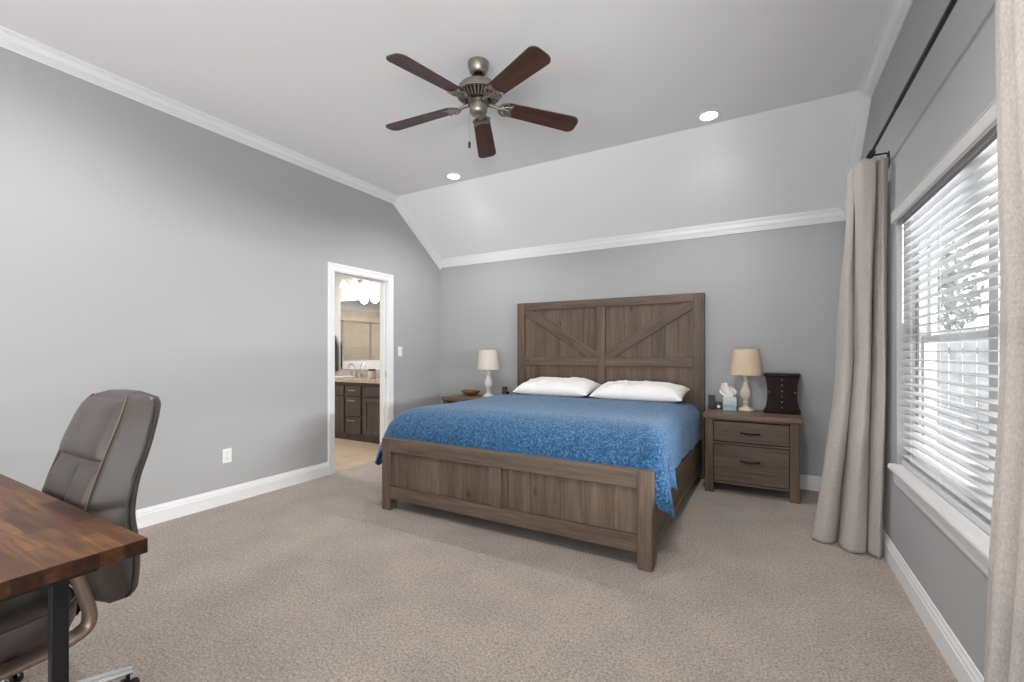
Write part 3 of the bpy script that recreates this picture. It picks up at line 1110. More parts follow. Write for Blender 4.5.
bm = BM(); prism(bm, [(.006, .06), (.045, 0), (.040, 0), (.006, .05)], lambda a, b, d: Vector((d, a, b)), -.01, .01)
obj('easel_leg', bm, ESPRESSO, pf)
cc = thing('charger_puck', 'tiny black charging stand on the corner nightstand closest to the headboard', 'charger', (-2.668, 4.61, NH + .001))
bm = BM(); lathe(bm, [(.001, 0), (.026, 0), (.028, .004), (.026, .062), (.021, .068), (.001, .068)], 24)
obj('base', bm, BLACKPLASTIC, cc)
bm = BM(); tube(bm, [(0, .022, .006), (.0, .05, .004), (-.01, .085, .004)], .003, 8)
obj('cord', bm, BLACKPLASTIC, cc)

# ================================================================== CEILING FAN
FX, FY = -1.566, 2.346
fan = thing('ceiling_fan', 'five-blade ceiling fan with pewter motor and dark walnut blades on the flat ceiling', 'ceiling fan', (FX, FY, CZ))
Z = lambda z: z - CZ
bm = BM()
lathe(bm, [(.001, Z(3.05)), (.060, Z(3.05)), (.065, Z(3.046)), (.065, Z(3.034)), (.063, Z(3.018)), (.056, Z(2.998)), (.047, Z(2.982)), (.040, Z(2.976)), (.034, Z(2.975)), (.030, Z(2.985)), (.001, Z(2.985))], 36)
obj('canopy', bm, PEWTER, fan, angle=40)
bm = BM(); lathe(bm, [(.001, Z(2.99)), (.024, Z(2.988)), (.024, Z(2.972)), (.0125, Z(2.968)), (.0125, Z(2.92)), (.001, Z(2.92))], 20)
obj('downrod', bm, BLACKMETAL, fan)
bm = BM()
lathe(bm, [(.001, Z(2.922)), (.03, Z(2.922)), (.058, Z(2.918)), (.092, Z(2.909)), (.116, Z(2.896)), (.128, Z(2.882)), (.132, Z(2.870)), (.132, Z(2.856)), (.138, Z(2.853)), (.140, Z(2.847)), (.138, Z(2.840)),
           (.130, Z(2.838)), (.10, Z(2.838)), (.001, Z(2.838))], 48)
mo = obj('motor_housing', bm, PEWTER, fan, angle=40)
bm = BM()
lathe(bm, [(.001, Z(2.840)), (.126, Z(2.840)), (.080, Z(2.806)), (.074, Z(2.800)), (.001, Z(2.800))], 40)
vc_ = obj('vent_core', bm, BLACKMETAL, mo, angle=40); vc_['label'] = 'dark vented underside'
bm = BM()
for k_ in range(32):
    a = 2 * PI * k_ / 32
    Rz = Matrix.Rotation(a, 4, 'Z')
    prism(bm, [(.126, Z(2.841)), (.134, Z(2.836)), (.088, Z(2.802)), (.080, Z(2.806))], lambda p, q, d: Rz @ Vector((p, d, q)), -.0042, .0042)
obj('vent_fins', bm, PEWTER, mo, smooth=False)
bm = BM()
lathe(bm, [(.001, Z(2.802)), (.064, Z(2.802)), (.066, Z(2.796)), (.050, Z(2.792)), (.053, Z(2.786)), (.055, Z(2.776)), (.055, Z(2.742)), (.050, Z(2.728)), (.038, Z(2.718)), (.015, Z(2.714)), (.010, Z(2.708)), (.001, Z(2.707))], 32)
obj('switch_housing', bm, PEWTER, fan, angle=40)


def rounded_blade(x0, x1, w0, w1, th):
    """outline of one blade in its own plane, root at x0"""
    P = []
    rc = .045
    for k_ in range(9):
        a = -PI / 2 + PI / 2 * k_ / 8
        P.append((x1 - rc + rc * math.cos(a), -w1 / 2 + rc + rc * math.sin(a)))
    for k_ in range(9):
        a = PI / 2 * k_ / 8
        P.append((x1 - rc + rc * math.cos(a), w1 / 2 - rc + rc * math.sin(a)))
    r0 = .050
    for k_ in range(9):
        a = PI / 2 + PI / 2 * k_ / 8
        P.append((x0 + r0 + r0 * math.cos(a), w0 / 2 - r0 + r0 * math.sin(a)))
    for k_ in range(9):
        a = PI + PI / 2 * k_ / 8
        P.append((x0 + r0 + r0 * math.cos(a), -w0 / 2 + r0 + r0 * math.sin(a)))
    b = BM()
    prism(b, P, XY, -th / 2, th / 2)
    return b


PITCH = math.radians(-12)
for k_ in range(5):
    ang = math.radians(-26.5 + 72 * k_)
    Mx = Matrix.Translation((0, 0, Z(2.796))) @ Matrix.Rotation(ang, 4, 'Z') @ Matrix.Rotation(math.radians(4.2), 4, 'Y') @ Matrix.Rotation(PITCH, 4, 'X')
    bl = obj('blade', rounded_blade(.160, .668, .112, .140, .007), BLADE, fan, angle=50)
    bl.matrix_local = Mx
    bm = BM()
    # bracket: curved arm from the motor and an open shield-shaped plate under the blade
    inv = (Matrix.Rotation(PITCH, 4, 'X')).inverted()
    arm = [Vector((.066, 0, .004)), Vector((.095, 0, .002)), Vector((.120, 0, -.004)), Vector((.140, 0, -.009)), Vector((.165, 0, -.008))]
    tube(bm, [inv @ p if i < 2 else p for i, p in enumerate(arm)], [.013, .012, .010, .009, .008], 8)
    loop = []
    for j in range(25):
        a = PI * (j / 24 - .5) + PI
        loop.append(Vector((.186 + .050 * math.cos(a), .053 * math.sin(a), -.0075)))
    loop = [Vector((.218, .050, -.0075))] + list(reversed(loop)) + [Vector((.218, -.050, -.0075))]
    tube(bm, loop, .0075, 6, (1.3, .6))
    for sy in (-1, 1):
        tube(bm, [Vector((.142, sy * .006, -.008)), Vector((.170, sy * .018, -.008)), Vector((.190, sy * .030, -.008)), Vector((.214, sy * .032, -.008)), Vector((.224, sy * .042, -.008))], .005, 6)
        bmesh.ops.create_uvsphere(bm, u_segments=8, v_segments=5, radius=.006, matrix=Matrix.Translation((.214, sy * .045, -.011)))
    bmesh.ops.create_uvsphere(bm, u_segments=8, v_segments=5, radius=.006, matrix=Matrix.Translation((.184, 0, -.010)))
    tube(bm, [Vector((.155, 0, -.008)), Vector((.208, 0, -.008))], .006, 6)
    brk = obj('blade_bracket', bm, PEWTER, bl, angle=50)
    brk['label'] = 'scrolled pewter bracket'
bm = BM()
cx_, cy_ = -.043, -.028
tube(bm, [(cx_ * .95, cy_ * .95, Z(2.746)), (cx_ * 1.08, cy_ * 1.08, Z(2.746)), (cx_ * 1.1, cy_ * 1.1, Z(2.735)), (cx_ * 1.1, cy_ * 1.1, Z(2.552))], .0016, 6)
pc = obj('pull_chain', bm, NICKEL, fan)
bm = BM(); lathe(bm, [(.001, 0), (.005, -.002), (.008, -.012), (.0085, -.034), (.006, -.042), (.001, -.044)], 14, Matrix.Translation((cx_ * 1.1, cy_ * 1.1, Z(2.552))))
pk = obj('pull_knob', bm, BLACKPLASTIC, pc); pk['label'] = 'dark pull knob'

# ================================================================== RECESSED LIGHTS
LIGHTS = [(-2.80, 3.735), (-.367, 3.745), (-2.80, .86), (-.367, .86)]
LBL = ['round white recessed ceiling light above the corner nightstand and doorway', 'round white recessed ceiling light nearer the curtained window and slope',
       'round white recessed ceiling light above the office chair', 'round white recessed ceiling light above the carpet by the desk']
for i, (x, y) in enumerate(LIGHTS):
    t = thing('recessed_light', LBL[i], 'ceiling light', (x, y, CZ), 0, 'recessed ceiling lights')
    bm = BM(); lathe(bm, [(.060, 0), (.086, 0), (.088, -.003), (.085, -.007), (.068, -.008), (.060, -.004)], 40, None, False)
    obj('trim_ring', bm, WHITE, t, angle=40)
    bm = BM(); lathe(bm, [(.001, -.002), (.063, -.002), (.060, -.006), (.03, -.009), (.001, -.010)], 32)
    obj('lens', bm, BULB, t)
    t_rec = t
    lamp('recessed_lamp', 'SPOT', (x, y, CZ - .03), (44, 48, 40, 100)[i], (1.0, .98, .955), (0, 0, 0), spot_size=math.radians((150, 150, 165, 172)[i]), spot_blend=.7, shadow_soft_size=.035)

# ================================================================== CURTAIN ROD AND CURTAINS
RX, RZ = .552, 2.395
rod = thing('curtain_rod', 'black metal curtain rod on brackets above the window', 'curtain rod', (RX, 3.38, RZ))
bm = BM(); tube(bm, [(0, -2.45, 0), (0, .035, 0)], .0085, 14)
tube(bm, [(0, -1.4, 0), (0, -.62, 0)], .0100, 14)
obj('rod', bm, BLACKMETAL, rod)
bm = BM(); lathe(bm, [(.001, 0), (.011, 0), (.013, .006), (.013, .026), (.010, .030), (.001, .031)], 16, Matrix.Translation((0, .025, 0)) @ Matrix.Rotation(-PI / 2, 4, 'X'))
obj('finial', bm, BLACKMETAL, rod)
for yb in (0.0, -2.35):
    bm = BM()
    tube(bm, [(0, yb, -.012), (0.0, yb, -.004), (.016, yb, .004), (RW - RX - .012, yb, .004), (RW - RX - .006, yb, -.004), (RW - RX - .006, yb, -.075)], .0055, 8)
    tube(bm, [(-.012, yb, .004), (-.010, yb, -.010), (0, yb, -.014), (.010, yb, -.010), (.012, yb, .004)], .004, 8)
    box(bm, RW - RX - .006, RW - RX, yb - .012, yb + .012, -.085, .012, .002)
    obj('bracket', bm, BLACKMETAL, rod)


def curtain(name, label, tops, mids, bots, ys, folds_seed, ztop=2.362, drop=.0):
    t = thing(name, label, 'curtain', (0, 0, 0), 0, 'linen curtains on the rod')
    bm = BM()

    def f(u, v):
        z = ztop * (1 - v) + .006 * v
        a = catmull(tops, u); b = catmull(mids, u); c = catmull(bots, u)
        if v < .5:
            w_ = sstep(0, .5, v)
            p = (a[0] + (b[0] - a[0]) * w_, a[1] + (b[1] - a[1]) * w_)
        else:
            w_ = (v - .5) / .5
            w_ = w_ ** 1.25
            p = (b[0] + (c[0] - b[0]) * w_, b[1] + (c[1] - b[1]) * w_)
        n_ = noise.noise(Vector((u * 8 + folds_seed, v * 3.2, 1.7))) * .010 + noise.noise(Vector((u * 22 + folds_seed, v * 9, 4.7))) * .0035
        # header sags between the clips
        zz = z - (.005 * (1 - math.cos(u * 2 * PI * 8)) * (1 - sstep(0, .04, v)))
        return Vector((p[0] + n_, p[1] + n_ * .6, zz))
    sheet(bm, f, 150, 110)
    c = obj('panel', bm, CURTAIN, t, angle=80)
    so = c.modifiers.new('thick', 'SOLIDIFY'); so.thickness = .003; so.offset = 0
    return t


T1 = [(.478, 3.56), (.472, 3.47), (.484, 3.44), (.492, 3.47), (.494, 3.38), (.503, 3.315), (.540, 3.295), (.570, 3.305), (.576, 3.36), (.590, 3.325), (.612, 3.315), (.633, 3.340)]
M1 = [(.415, 3.58), (.420, 3.50), (.455, 3.45), (.490, 3.49), (.500, 3.55), (.508, 3.45), (.540, 3.39), (.570, 3.44), (.578, 3.50), (.585, 3.38), (.605, 3.32), (.623, 3.34)]
B1 = [(.290, 3.56), (.282, 3.50), (.330, 3.455), (.395, 3.49), (.420, 3.55), (.415, 3.45), (.465, 3.375), (.530, 3.40), (.552, 3.47), (.560, 3.40), (.590, 3.36), (.616, 3.39)]
curtain('curtain', 'long beige linen curtain gathered at the far end of the rod beside the nightstand', T1, M1, B1, None, 2.3)
SH2 = lambda L, d: [(x - d, y) for x, y in L]
T2 = [(.602, 1.770), (.570, 1.730), (.600, 1.670), (.532, 1.605), (.600, 1.545), (.525, 1.500), (.600, 1.440), (.520, 1.395), (.600, 1.335), (.540, 1.290), (.600, 1.24)]
M2 = [(.605, 1.770), (.576, 1.730), (.600, 1.665), (.545, 1.600), (.605, 1.540), (.545, 1.490), (.600, 1.430), (.540, 1.385), (.600, 1.325), (.550, 1.280), (.600, 1.23)]
B2 = [(.600, 1.795), (.548, 1.750), (.585, 1.680), (.500, 1.590), (.590, 1.530), (.490, 1.480), (.590, 1.420), (.480, 1.370), (.590, 1.310), (.50, 1.27), (.600, 1.22)]
curtain('curtain', 'long beige linen curtain hanging nearest the camera, covering the near end of the window', SH2(T2, .011), SH2(M2, .011), SH2(B2, .016), None, 6.1)
# clip rings on the rod
for i, y in enumerate([3.355, 3.342, 3.330, 3.318, 3.306, 3.294, 1.74, 1.65, 1.55, 1.47, 1.39, 1.30]):
    bm = BM()
    n = 20
    tl_ = .5 * math.sin(i * 2.1)
    tube(bm, [(RX + .0145 * math.cos(2 * PI * j / n), y + .006 * tl_ * math.cos(2 * PI * j / n), RZ - .006 + .0155 * math.sin(2 * PI * j / n)) for j in range(n)], .0016, 6, None, True)
    tube(bm, [(RX, y, RZ - .021), (RX + .001, y, RZ - .034)], .0018, 6)
    rg = obj('curtain_ring', bm, BLACKMETAL)
    tag(rg, 'small black clip ring on the curtain rod holding the ' + ('curtain beside the nightstand' if y > 2.5 else 'curtain nearest the camera'), 'curtain ring', 'curtain rings at the ' + ('far curtain' if y > 2.5 else 'near curtain'))

# ================================================================== WINDOW BLIND
bl = thing('window_blind', 'white horizontal-slat blind hanging open in the window', 'window blind', (RW + .045, (WY0 + WY1) / 2, WZ0))
hy = (WY1 - WY0) / 2 - .012
zt = WZ1 - WZ0
bm = BM(); box(bm, -.028, .028, -hy, hy, zt - .060, zt - .012, .003)
obj('headrail', bm, SLAT, bl)
bm = BM()
VAL = [(-.070, zt - .060), (-.066, zt - .064), (-.058, zt - .064), (-.058, zt - .004), (-.058, zt + .0), (-.072, zt + .0), (-.074, zt - .005), (-.071, zt - .010), (-.071, zt - .048)]
prism(bm, VAL, XZ, -hy - .005, hy + .006)
box(bm, -.064, -.046, hy - .004, hy + .006, zt - .064, zt - .001, .001)
obj('valance', bm, VALANCE, bl, smooth=False)
bm = BM()
nsl_ = 30
TILT = math.radians(-4)
for i in range(nsl_):
    z = .058 + i * (zt - .058 - .075) / (nsl_ - 1)
    Rm = Matrix.Translation((0, 0, z)) @ Matrix.Rotation(TILT, 4, 'Y')
    rings = []
    for yy in (-hy, hy):
        rings.append([Rm @ Vector((x, yy, .0025 * (1 - (x / .025) ** 2) + dz)) for x, dz in ((-.025, 0), (-.012, 0), (0, 0), (.012, 0), (.025, 0), (.025, .003), (.012, .003), (0, .003), (-.012, .003), (-.025, .003))])
    loft(bm, rings, True, True)
obj('slats', bm, SLAT, bl, smooth=False)
bm = BM(); box(bm, -.026, .026, -hy, hy, .006, .030, .004)
obj('bottom_rail', bm, SLAT, bl)
for yy in (-.74, -.30, .30, .74):
    bm = BM()
    for xx in (-.026, .026):
        tube(bm, [(xx, yy, .028), (xx, yy, zt - .05)], .0009, 5)
    obj('ladder_cord', bm, SLAT, bl)
bm = BM(); tube(bm, [(-.040, hy - .085, zt - .09), (-.041, hy - .085, zt - .62)], .0045, 8)
obj('tilt_wand', bm, SLAT, bl)

# ================================================================== OUTLET AND SWITCH
ol = thing('wall_outlet', 'white duplex electrical outlet low on the left wall near the baseboard', 'outlet', (LW, 2.012, .386))
bm = BM(); box(bm, 0, .006, -.035, .035, -.0575, .0575, .003)
obj('cover_plate', bm, PLASTICWHITE, ol)
for dz in (-.022, .022):
    bm = BM(); box(bm, .005, .0085, -.017, .017, dz - .0145, dz + .0145, .003)
    rc = obj('socket', bm, PLASTICWHITE, ol)
    bm = BM()
    for yy in (-.006, .006):
        box(bm, .0080, .0088, yy - .0012, yy + .0012, dz - .001, dz + .008)
    box(bm, .0080, .0088, -.002, .002, dz - .010, dz - .006)
    sl_ = obj('slots', bm, SLOT, rc); sl_['label'] = 'dark plug slots'
sw = thing('light_switch', 'white light switch on the left wall beside the bathroom doorway', 'light switch', (LW, 3.985, 1.232))
bm = BM(); box(bm, 0, .006, -.036, .036, -.058, .058, .003)
obj('cover_plate', bm, PLASTICWHITE, sw)
bm = BM(); box(bm, .005, .0095, -.016, .016, -.033, .033, .002)
obj('rocker', bm, PLASTICWHITE, sw)

# ================================================================== DESK
DX1, DYF = -1.371, .537
dk = thing('desk', 'butcher-block desk with reddish brown wooden top and black metal legs', 'desk', (DX1, DYF, 0))
bm = BM(); box(bm, -1.55, 0, -.76, 0, .712, .750, .003)
obj('desktop', bm, BUTCHER, dk)
for xa in (-.058, -1.52):
    bm = BM()
    for ya in (-.170, -.66):
        box(bm, xa + .002, xa + .026, ya, ya + .030, 0.0, .700, .002)
    box(bm, xa - .010, xa + .038, -.70, -.09, .700, .712, .002)
    box(bm, xa + .003, xa + .025, -.628, -.170, .03, .062, .002)
    obj('leg_frame', bm, BLACKMETAL, dk)
bm = BM(); box(bm, -1.492, -.058, -.60, -.57, .664, .700, .002)
obj('crossbar', bm, BLACKMETAL, dk)

# ================================================================== OFFICE CHAIR
oc = thing('office_chair', 'taupe leather office chair with high padded back tucked behind the desk', 'chair', (-2.055, .33, 0))
# seat: rounded cushion, front towards -y


def super_ring(cx, cy, z, a, b, n=40, p=3.2):
    r = []
    for k_ in range(n):
        t = 2 * PI * k_ / n
        c, s = math.cos(t), math.sin(t)
        r.append(Vector((cx + a * math.copysign(abs(c) ** (2 / p), c), cy + b * math.copysign(abs(s) ** (2 / p), s), z)))
    return r


bm = BM()
rings = []
for z, k_ in ((.335, .80), (.342, .88), (.358, .95), (.385, .99), (.415, 1.0), (.445, .985), (.465, .94), (.478, .86), (.485, .70), (.487, .4), (.487, .1)):
    rings.append(super_ring(0, -.02, z, .245 * k_, .265 * k_))
loft(bm, rings)
st = obj('seat', bm, LEATHER, oc, angle=70)
bm = BM(); tube(bm, super_ring(0, -.02, .452, .2445, .2645, 60), .003, 6, None, True)
obj('piping', bm, STITCH, st, angle=70)

# backrest built from cross-sections; local y grows towards the rear
# z, half width, front y, rear y
BK = [(.402, .190, .280, .340), (.412, .226, .266, .358), (.44, .242, .256, .374), (.52, .256, .236, .376), (.60, .266, .222, .369), (.70, .270, .228, .354), (.80, .268, .256, .368), (.90, .262, .290, .402),
      (.98, .254, .320, .424), (1.03, .244, .338, .438), (1.060, .222, .352, .446), (1.076, .180, .366, .444), (1.082, .10, .380, .432)]


def bk_at(z):
    if z <= BK[0][0]:
        return BK[0][1:]
    for a, b in zip(BK, BK[1:]):
        if z <= b[0]:
            t = (z - a[0]) / (b[0] - a[0])
            return tuple(p + (q - p) * t for p, q in zip(a[1:], b[1:]))
    return BK[-1][1:]


def smooth_bk(z):
    zs = [max(BK[0][0], min(BK[-1][0], z + d)) for d in (-.03, -.015, 0, .015, .03)]
    if z < .45 or z > 1.03:
        return bk_at(z)
    vals = [bk_at(q) for q in zs]
    return tuple(sum(v[i] for v in vals) / 5 for i in range(3))


def bk_front(z, x):
    """front surface y, bolsters roll backwards at the sides"""
    w_, yf, yr = smooth_bk(z)
    s = abs(x) / w_
    return yf + (yr - yf - .045) * sstep(.66, 1.04, s) ** 1.1


bm = BM()
rings = []
NZ = 44
for i in range(NZ + 1):
    t = i / NZ
    z = BK[0][0] + (BK[-1][0] - BK[0][0]) * t
    w_, yf, yr = smooth_bk(z)
    ring = []
    n = 32
    for k_ in range(n + 1):                 # front side, right to left
        x = w_ * math.cos(PI * k_ / n)
        ring.append(Vector((x, bk_front(z, x), z)))
    for k_ in range(1, n):                  # rear side, left to right
        x = -w_ * math.cos(PI * k_ / n)
        ring.append(Vector((x, yr - .03 + .03 * math.sqrt(max(0, 1 - (x / w_) ** 4)), z)))
    rings.append(ring)
loft(bm, rings)
bk = obj('backrest', bm, LEATHER, oc, angle=70)


def panel_strip(z0_, z1_, x0_, x1_, puff, nz=24, nx=20):
    b = BM()

    def f(u, v):
        z = z0_ + (z1_ - z0_) * v
        k_ = smooth_bk(z)[0] / .265
        x = (x0_ + (x1_ - x0_) * u) * k_
        e = (1 - abs(2 * u - 1) ** 4) ** .5 * (1 - abs(2 * v - 1) ** 5) ** .5
        return Vector((x, bk_front(z, x) - puff * e + .003, z))
    sheet(b, f, nx, nz)
    bmesh.ops.reverse_faces(b, faces=b.faces)
    return b


hc = obj('head_cushion', panel_strip(.862, 1.062, -.182, .182, .034), LEATHER, bk, angle=70)
obj('lumbar_cushion', panel_strip(.44, .855, .030, .182, .020), LEATHER, bk, angle=70)
obj('lumbar_cushion', panel_strip(.44, .855, -.182, .026, .014), LEATHER, bk, angle=70)
for sgn in (-1, 1):
    bm = BM()
    tube(bm, [(sgn * .186 * smooth_bk(z)[0] / .265, bk_front(z, .186 * smooth_bk(z)[0] / .265) - .003, z) for z in [.42 + .648 * j / 30 for j in range(31)]], .0030, 6)
    obj('piping', bm, STITCH, bk, angle=70)
    bm = BM()
    tube(bm, [(sgn * (smooth_bk(z)[0] + .001), smooth_bk(z)[2] - .040, z) for z in [.42 + .640 * j / 30 for j in range(31)]], .0035, 6)
    obj('seam', bm, BLACKPLASTIC, bk, angle=70)
# arms: closed bronze loops beside the seat
for sgn in (-1, 1):
    bm = BM()
    X = sgn * .285
    loop = [(-.22, .375), (-.10, .368), (.05, .370), (.15, .378), (.205, .398), (.216, .435), (.205, .49), (.190, .55), (.172, .615), (.140, .650), (.08, .662), (-.08, .660), (-.20, .650), (-.255, .610), (-.268, .54), (-.268, .46), (-.258, .40)]
    P = [catmull(loop + [loop[0]], j / 80) for j in range(80)]
    tube(bm, [(X, p[0], p[1]) for p in P], .0235, 12, (1.35, .70), True)
    tube(bm, [(X, .08, .370), (X * .55, .06, .325)], .014, 8)
    tube(bm, [(X, -.15, .370), (X * .55, -.12, .325)], .014, 8)
    ar = obj('armrest', bm, BRONZE, oc, angle=60)
    bm = BM()
    tube(bm, [(X, -.18, .682), (X, -.10, .686), (X, .04, .686), (X, .12, .680)], [.012, .017, .017, .012], 10, (1.6, .75))
    obj('arm_pad', bm, LEATHER, ar, angle=60)
bm = BM(); box(bm, -.09, .09, -.12, .13, .285, .336, .01)
tube(bm, [(0, .10, .31), (0, .26, .34), (0, .315, .42), (0, .325, .52)], .02, 8, (2.2, .5))
obj('tilt_mechanism', bm, BLACKPLASTIC, oc)
bm = BM(); lathe(bm, [(.001, .09), (.038, .09), (.040, .13), (.028, .14), (.028, .20), (.018, .205), (.018, .29), (.001, .29)], 24)
obj('gas_lift', bm, CHROME, oc)
bm = BM()
for k_ in range(5):
    a = math.radians(79 + 72 * k_)
    c, s = math.cos(a), math.sin(a)
    tube(bm, [(c * .02, s * .02, .118), (c * .12, s * .12, .112), (c * .28, s * .28, .100), (c * .402, s * .402, .084)], [.028, .026, .022, .018], 10, (1.25, .6))
obj('star_base', bm, CHROME, oc)
for k_ in range(5):
    a = math.radians(79 + 72 * k_)
    bm = BM()
    for off in (-.016, .016):
        lathe(bm, [(.001, -.009), (.022, -.009), (.027, -.005), (.027, .005), (.022, .009), (.001, .009)], 20,
              Matrix.Rotation(a + .9, 4, 'Z') @ Matrix.Translation((0, off, .0275)) @ Matrix.Rotation(PI / 2, 4, 'X'))
    tube(bm, [(0, 0, .028), (0, 0, .078)], .007, 8)
    for v in bm.verts:
        v.co += Vector((math.cos(a) * .392, math.sin(a) * .392, 0))
    obj('caster', bm, BLACKPLASTIC, oc)

# ================================================================== BATHROOM FURNITURE
VX0, VX1, VY = -6.02, -3.96, 4.262
vc = thing('vanity_cabinet', 'dark brown bathroom vanity cabinet with doors and a middle bank of drawers', 'cabinet', ((VX0 + VX1) / 2, VY, 0))
vo_ = Vector(vc.location)


def V2(b, mat, name, parent, **kw):
    for v in b.verts:
        v.co -= vo_
    return obj(name, b, mat, parent, **kw)


bm = BM(); box(bm, VX0, VX1, VY + .02, BYB - .004, .095, .806, .002)
V2(bm, VANITY_Z, 'body', vc)
bm = BM(); box(bm, VX0 + .01, VX1 - .01, VY + .06, BYB - .02, -.004, .095)
V2(bm, VANITY_Z, 'toe_kick', vc, smooth=False)


def shaker(x0, x1, z0_, z1_, fr=.055):
    b = BM()
    box(b, x0, x1, VY + .010, VY + .019, z0_, z1_)
    box(b, x0, x0 + fr, VY, VY + .012, z0_, z1_, .002, 1); box(b, x1 - fr, x1, VY, VY + .012, z0_, z1_, .002, 1)
    box(b, x0 + fr, x1 - fr, VY, VY + .012, z0_, z0_ + fr, .002, 1); box(b, x0 + fr, x1 - fr, VY, VY + .012, z1_ - fr, z1_, .002, 1)
    return b


def bar_handle(x0, x1, z, parent):
    b = BM()
    tube(b, [(x0, VY - .028, z), (x1, VY - .028, z)], .006, 8)
    for x in (x0 + .015, x1 - .015):
        tube(b, [(x, VY + .002, z), (x, VY - .028, z)], .004, 6)
    h_ = V2(b, NICKEL, 'handle', parent); h_['label'] = 'brushed metal bar handle'


for z0_, z1_ in ((.625, .755), (.352, .605), (.105, .330)):
    bm = BM(); box(bm, -5.045, -4.765, VY, VY + .019, z0_, z1_, .003)
    d = V2(bm, VANITY_Z, 'drawer', vc)
    bar_handle(-4.98, -4.83, z1_ - .045 if z1_ < .7 else (z0_ + z1_) / 2 + .01, d)
for x0, x1 in ((-5.455, -5.10), (-5.98, -5.47), (-4.71, -4.37), (-4.36, -4.0)):
    V2(shaker(x0, x1, .105, .605), VANITY_Z, 'door', vc, smooth=False)
for x0, x1 in ((-5.98, -5.10), (-4.71, -4.0)):
    bm = BM(); box(bm, x0, x1, VY, VY + .019, .625, .755, .003)
    V2(bm, VANITY_Z, 'false_front', vc)
bm = BM()
box(bm, VX0 - .02, VX1 + .03, VY - .025, BYB - .002, .807, .857, .006)
box(bm, VX0 - .02, VX1 + .03, BYB - .024, BYB - .002, .857, .955, .004)
ct = obj('granite_countertop', bm, GRANITE)
tag(ct, 'speckled beige granite countertop with backsplash on the bathroom vanity', 'countertop')
# basin rims set in the counter
for x in (-5.42, -4.38):
    b_ = BM()
    lathe(b_, [(.19, .0), (.21, .001), (.212, .006), (.20, .009), (.185, .006), (.12, .003), (.001, .002)], 40)
    for v in b_.verts:
        v.co.y *= .78
    si = obj('sink', b_, PLASTICWHITE, angle=60)
    tag(si, 'oval white sink in the granite top, ' + ('beneath the mirror by the dark towel' if x < -5 else 'at the end beside the bathroom doorway'), 'sink', None, (x, 4.51, .8575))


def faucet(x, label):
    t = thing('faucet', label, 'faucet', (x, 4.737, .8575), 0, 'bathroom faucets')
    b = BM()
    lathe(b, [(.001, 0), (.026, 0), (.026, .010), (.014, .016), (.012, .05), (.001, .05)], 20)
    tube(b, [(0, 0, .04), (0, 0, .11), (0, -.012, .150), (0, -.045, .182), (0, -.085, .182), (0, -.115, .155), (0, -.122, .125)], [.012, .012, .012, .012, .011, .011, .011], 10)
    obj('spout', b, CHROME, t)
    for sgn in (-1, 1):
        b = BM()
        lathe(b, [(.001, 0), (.022, 0), (.022, .010), (.012, .018), (.012, .05), (.016, .058), (.001, .062)], 18, Matrix.Translation((sgn * .10, 0, 0)))
        tube(b, [(sgn * .10, 0, .055), (sgn * .155, -.01, .072)], [.007, .005], 8)
        obj('handle', b, CHROME, t)


faucet(-5.42, 'chrome arched faucet on the granite counter beneath the bathroom mirror')
# mirror
mr = thing('bathroom_mirror', 'wide frameless mirror above the granite vanity backsplash', 'mirror', (-4.89, BYB - .001, .96))
bm = BM(); box(bm, -.915, .915, -.006, -.001, 0, 1.06, .001, 1)
obj('glass', bm, MIRROR, mr)
for xx in (-.5, .5):
    for za, zb in ((1.050, 1.068), (-.004, .010)):
        bm = BM(); box(bm, xx - .012, xx + .012, -.010, -.0005, za, zb, .001)
        obj('clip', bm, CHROME, mr)
# vanity light
vl = thing('vanity_light', 'glowing three-shade vanity light on the wall above the bathroom mirror', 'wall light', (-5.36, BYB, 2.335))
bm = BM(); box(bm, -.08, .08, -.03, -.001, -.05, .05, .004)
tube(bm, [(-.30, -.075, .0), (.30, -.075, .0)], .010, 8)
tube(bm, [(0, -.02, 0), (0, -.08, 0)], .012, 8)
obj('bar', bm, NICKEL, vl)
for i, x in enumerate((-.24, 0, .24)):
    bm = BM(); lathe(bm, [(.020, -.01), (.022, -.025), (.040, -.048), (.054, -.085), (.060, -.125), (.057, -.125), (.051, -.085), (.036, -.048), (.016, -.025), (.016, -.012)], 24, Matrix.Translation((x, -.115, .0)))
    s_ = obj('glass_shade', bm, VSHADE, vl, angle=60)
    bm = BM(); tube(bm, [(x, -.072, 0), (x, -.115, .005), (x, -.115, -.02)], .009, 8)
    obj('arm', bm, NICKEL, vl)
    lamp('vanity_bulb', 'POINT', (-5.36 + x, BYB - .30, 2.06), 3.2, (1, .95, .88), shadow_soft_size=.06)
for bx_, by_, pw_, lb_ in ((-5.0, 3.25, 80, 'added unseen recessed light in the bathroom ceiling facing the vanity'), (-6.25, 3.1, 110, 'added unseen recessed light in the bathroom ceiling by the shower screen')):
    dup(t_rec, (bx_, by_, BCZ), 0, lb_)  # downlights added to brighten vanity and shower, fixtures never in view
    lamp('recessed_lamp', 'SPOT', (bx_, by_, BCZ - .03), pw_, (1.0, .975, .94), (0, 0, 0), spot_size=math.radians(168), spot_blend=.6, shadow_soft_size=.08)
# towel on a hook
tw = thing('hanging_towel', 'charcoal towel hanging from a small white hook left of the bathroom mirror', 'towel', (-5.935, BYB, 1.50))


def towf(u, v):
    a = (u - .5) * 2
    w_ = .03 + .07 * sstep(0, .35, v)
    return Vector((a * w_, -.045 - .018 * math.cos(a * 9) - .01, -.01 - .56 * v - .02 * math.cos(a * 5) * v))


